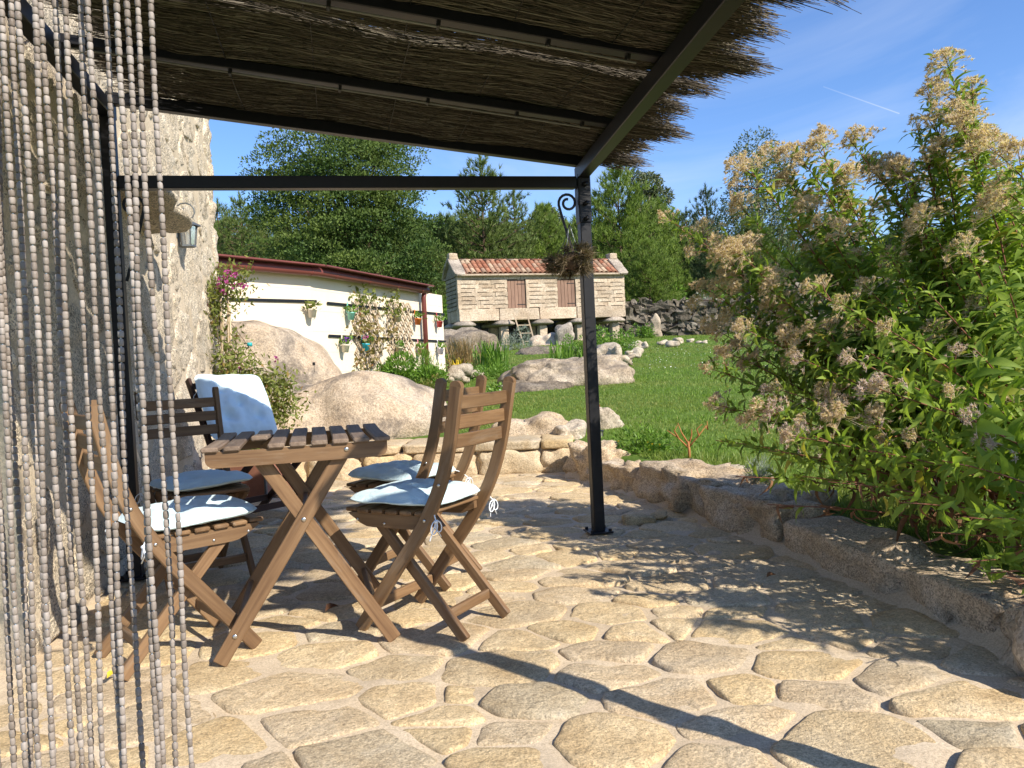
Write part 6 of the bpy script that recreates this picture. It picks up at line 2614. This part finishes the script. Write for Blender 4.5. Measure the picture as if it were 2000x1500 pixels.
pine('slender young pine standing against the sky beside the house corner', 'c', 'pine', 468, 390, 42, 0.5, 0.8)
pine('pine half hidden by the house corner', 'c', 'pine', 425, 402, 44, 2.0, 0.8)
pine('spreading pine left of the massive broadleaf tree', 'b', 'pine', 520, 425, 47, 1.0, 0.9)
pine('open crowned tall pine behind the granary roof', 'a', 'pine', 938, 318, 44, 0.3, 0.82)
pine('pointed pine just right of the tall open pine', 'c', 'pine', 1003, 378, 48, 1.3, 0.9)
pine('bright green full pine right of the black post', 'd', 'pine2', 1205, 338, 40, 0.8, 0.78)
pine('second bright pine leaning from behind the full one', 'b', 'pine2', 1285, 395, 44, 2.2, 0.72)
pine('shorter bushy pine over the right end of the granary', 'd', 'pine2', 1265, 475, 37, 3.0, 0.85)
pine('dark narrow pine among the seed heads', 'c', 'pine3', 1378, 372, 55, 0.9, 0.75)
pine('small dark pine left of the narrow one', 'c', 'pine3', 1340, 415, 58, 1.9, 0.8)
pine('pine crown between broadleaf tree and open pine', 'b', 'pine', 860, 430, 46, 1.2, 0.8)
pine('low pine behind the granary ridge', 'd', 'pine', 905, 440, 50, 2.6, 0.8)
pine('dense pine left of the black post', 'd', 'pine2', 1060, 408, 52, 0.1, 0.75)
pine('low bushy pine behind the middle of the granary', 'd', 'pine', 985, 445, 46, 1.1, 0.85)
pine('olive pine beside the pinnacle of the granary', 'b', 'pine', 840, 480, 41, 2.1, 0.9)
pine('dark young pine behind the drystone wall', 'd', 'pine3', 1400, 470, 44, 1.6, 0.8)
pine('green pine standing behind the seed heads on the right', 'b', 'pine', 1470, 430, 46, 1.6, 0.8)
pine('far pine above the flowering plant', 'b', 'pine3', 1620, 430, 58, 2.6, 0.9)
pine('far pine at the right behind the flowering plant', 'd', 'pine3', 1760, 440, 60, 0.6, 0.9)
pine('pine at the right edge behind the flowering plant', 'b', 'pine', 1900, 430, 55, 0.2, 0.9)


def euc(label, px, spots, Y, seed, base_py=560):
    c = P(px, base_py, Y)
    g = land(c.x, c.y)
    lobes = []
    for x, y, r in spots:
        p = P(x, y, Y + (seed*7+x) % 3 - 1)
        q = r/FPX*Y
        lobes.append((p.x-c.x, p.y-c.y, p.z-g, q, q, q*0.85))
    cr = lobe_mesh(seed, lobes, 9000, 0.26, 0.75, 0.3, droop=0.5)
    tm = MB()
    top = lobes[0][2]
    tm.tube([Vector((0, 0, 0)), Vector((0.2, 0, top*0.5)), Vector(lobes[0][:3])], [0.30, 0.2, 0.06], 7)
    for l in lobes[1:]:
        tm.tube([Vector((0.1, 0, min(top, l[2])*0.55)), Vector((l[0]*0.6, l[1]*0.6, l[2]*0.8)), Vector(l[:3])], [0.10, 0.07, 0.03], 5)
    tree('eucalyptus_tree', label, (c.x, c.y, g), (tm.mesh('trunk'), cr), (M['palebark'], M['euc']))


euc('eucalyptus with three round tufts right of the bright pine', 1265, [(1268, 358, 22), (1240, 350, 18), (1290, 385, 22), (1260, 395, 26), (1245, 430, 30), (1285, 430, 28)], 62, 5)
euc('tall eucalyptus behind the tallest seed heads', 1480, [(1478, 290, 40), (1455, 320, 36), (1510, 330, 40), (1480, 365, 55), (1450, 400, 42), (1520, 400, 46), (1485, 440, 60), (1440, 440, 40), (1540, 440, 40)], 60, 9)
euc('rounded eucalyptus left of the post behind the pines', 1068, [(1065, 420, 20), (1080, 432, 20), (1055, 440, 24), (1085, 455, 26), (1068, 470, 30)], 66, 13)


# far wood: one mass of smaller crowns closing the horizon
def far_wood():
    t, c = PINES['d']
    n0 = len(c.vertices)
    co = np.zeros(n0*3, np.float32)
    c.vertices.foreach_get('co', co)
    co = co.reshape(-1, 3)
    fi = np.zeros(len(c.loops), np.int32)
    c.loops.foreach_get('vertex_index', fi)
    fi = fi.reshape(-1, 3)
    # a third of the needles is plenty this far away
    r = np.random.default_rng(77)
    sel = r.random(len(fi)) < 0.34
    f2 = fi[sel]
    used = np.unique(f2)
    remap = np.full(n0, -1)
    remap[used] = np.arange(len(used))
    co, f2 = co[used], remap[f2]
    co = co*np.array([1.0, 1.0, 1.0])
    mid = np.repeat(co.reshape(-1, 3, 3).mean(1), 3, 0)
    co = mid + (co-mid)*1.6
    parts = []
    spots = [(x + r.uniform(-18, 18), Y) for Y in (58, 66, 76) for x in range(380, 2060, 62)]
    for x, Y in spots:
        base = 446 if x < 1330 else 470
        p = P(x, base + r.uniform(-28, 30) + (76-Y)*0.8, Y)
        g = land(p.x, p.y)-0.3
        s = max(0.25, (p.z-g)/10.0)
        a = r.uniform(0, 6.28)
        Rm = np.array([[math.cos(a), -math.sin(a), 0], [math.sin(a), math.cos(a), 0], [0, 0, 1]])*np.array([[s*0.95], [s*0.95], [s]])
        parts.append((co @ Rm.T + np.array([p.x, p.y, g]), f2))
    V, F = join_np(parts)
    o = link('far_wood', mesh_np('far_wood', V, F), M['pine'])
    tag(o, 'far pine wood closing the view behind the garden', 'wood', None, 'stuff')
    print('far wood tris', len(F))


far_wood()


# undergrowth behind the drystone wall
for i, (px, py, Y, sx, sz, mt) in enumerate(((1290, 560, 38, 3.2, 2.1, 'bushleaf'), (1345, 580, 37, 2.6, 1.7, 'silver'), (1400, 575, 39, 3.4, 2.0, 'bushleaf'), (1250, 545, 39, 2.4, 2.2, 'pine'), (1490, 585, 40, 4.0, 2.0, 'dullleaf'), (850, 600, 37, 2.0, 2.0, 'bushleaf'))):
    lab = ['dark leafy thicket behind the drystone wall', 'silvery bush behind the drystone wall', 'green thicket behind the right part of the drystone wall', 'tall shrub at the right end of the granary', 'olive thicket far behind the flowering plant', 'shrub squeezed between cream wall and granary'][i]
    shrub('shrub', lab, at_ground(px, py, Y), (sx, 2.0, sz), 2600, mt, 0.20, 0.45, 60+i)


# ---- litter on the patio
def dry_leaf(label, px, py, mat, s, rz):
    tv, tf = leaf_template(4, 0.1, 0.9, 0.28)
    o = link('fallen_leaf', mesh_np('fallen_leaf', tv*s, tf, True), M[mat])
    p = G(px, py, 0.02)
    o.location = p
    o.rotation_euler = (0.2, -0.1, rz)
    tag(o, label, 'leaf', 'fallen leaves on the patio')


dry_leaf('curled brown leaf in the shade under the table', 635, 1195, 'agdry', 0.06, 0.7)
dry_leaf('yellow leaf behind the bead strings', 209, 1325, 'yellow', 0.04, 1.2)
dry_leaf('brown striped leaf lying near the kerb', 1497, 1128, 'agdry', 0.045, 0.2)
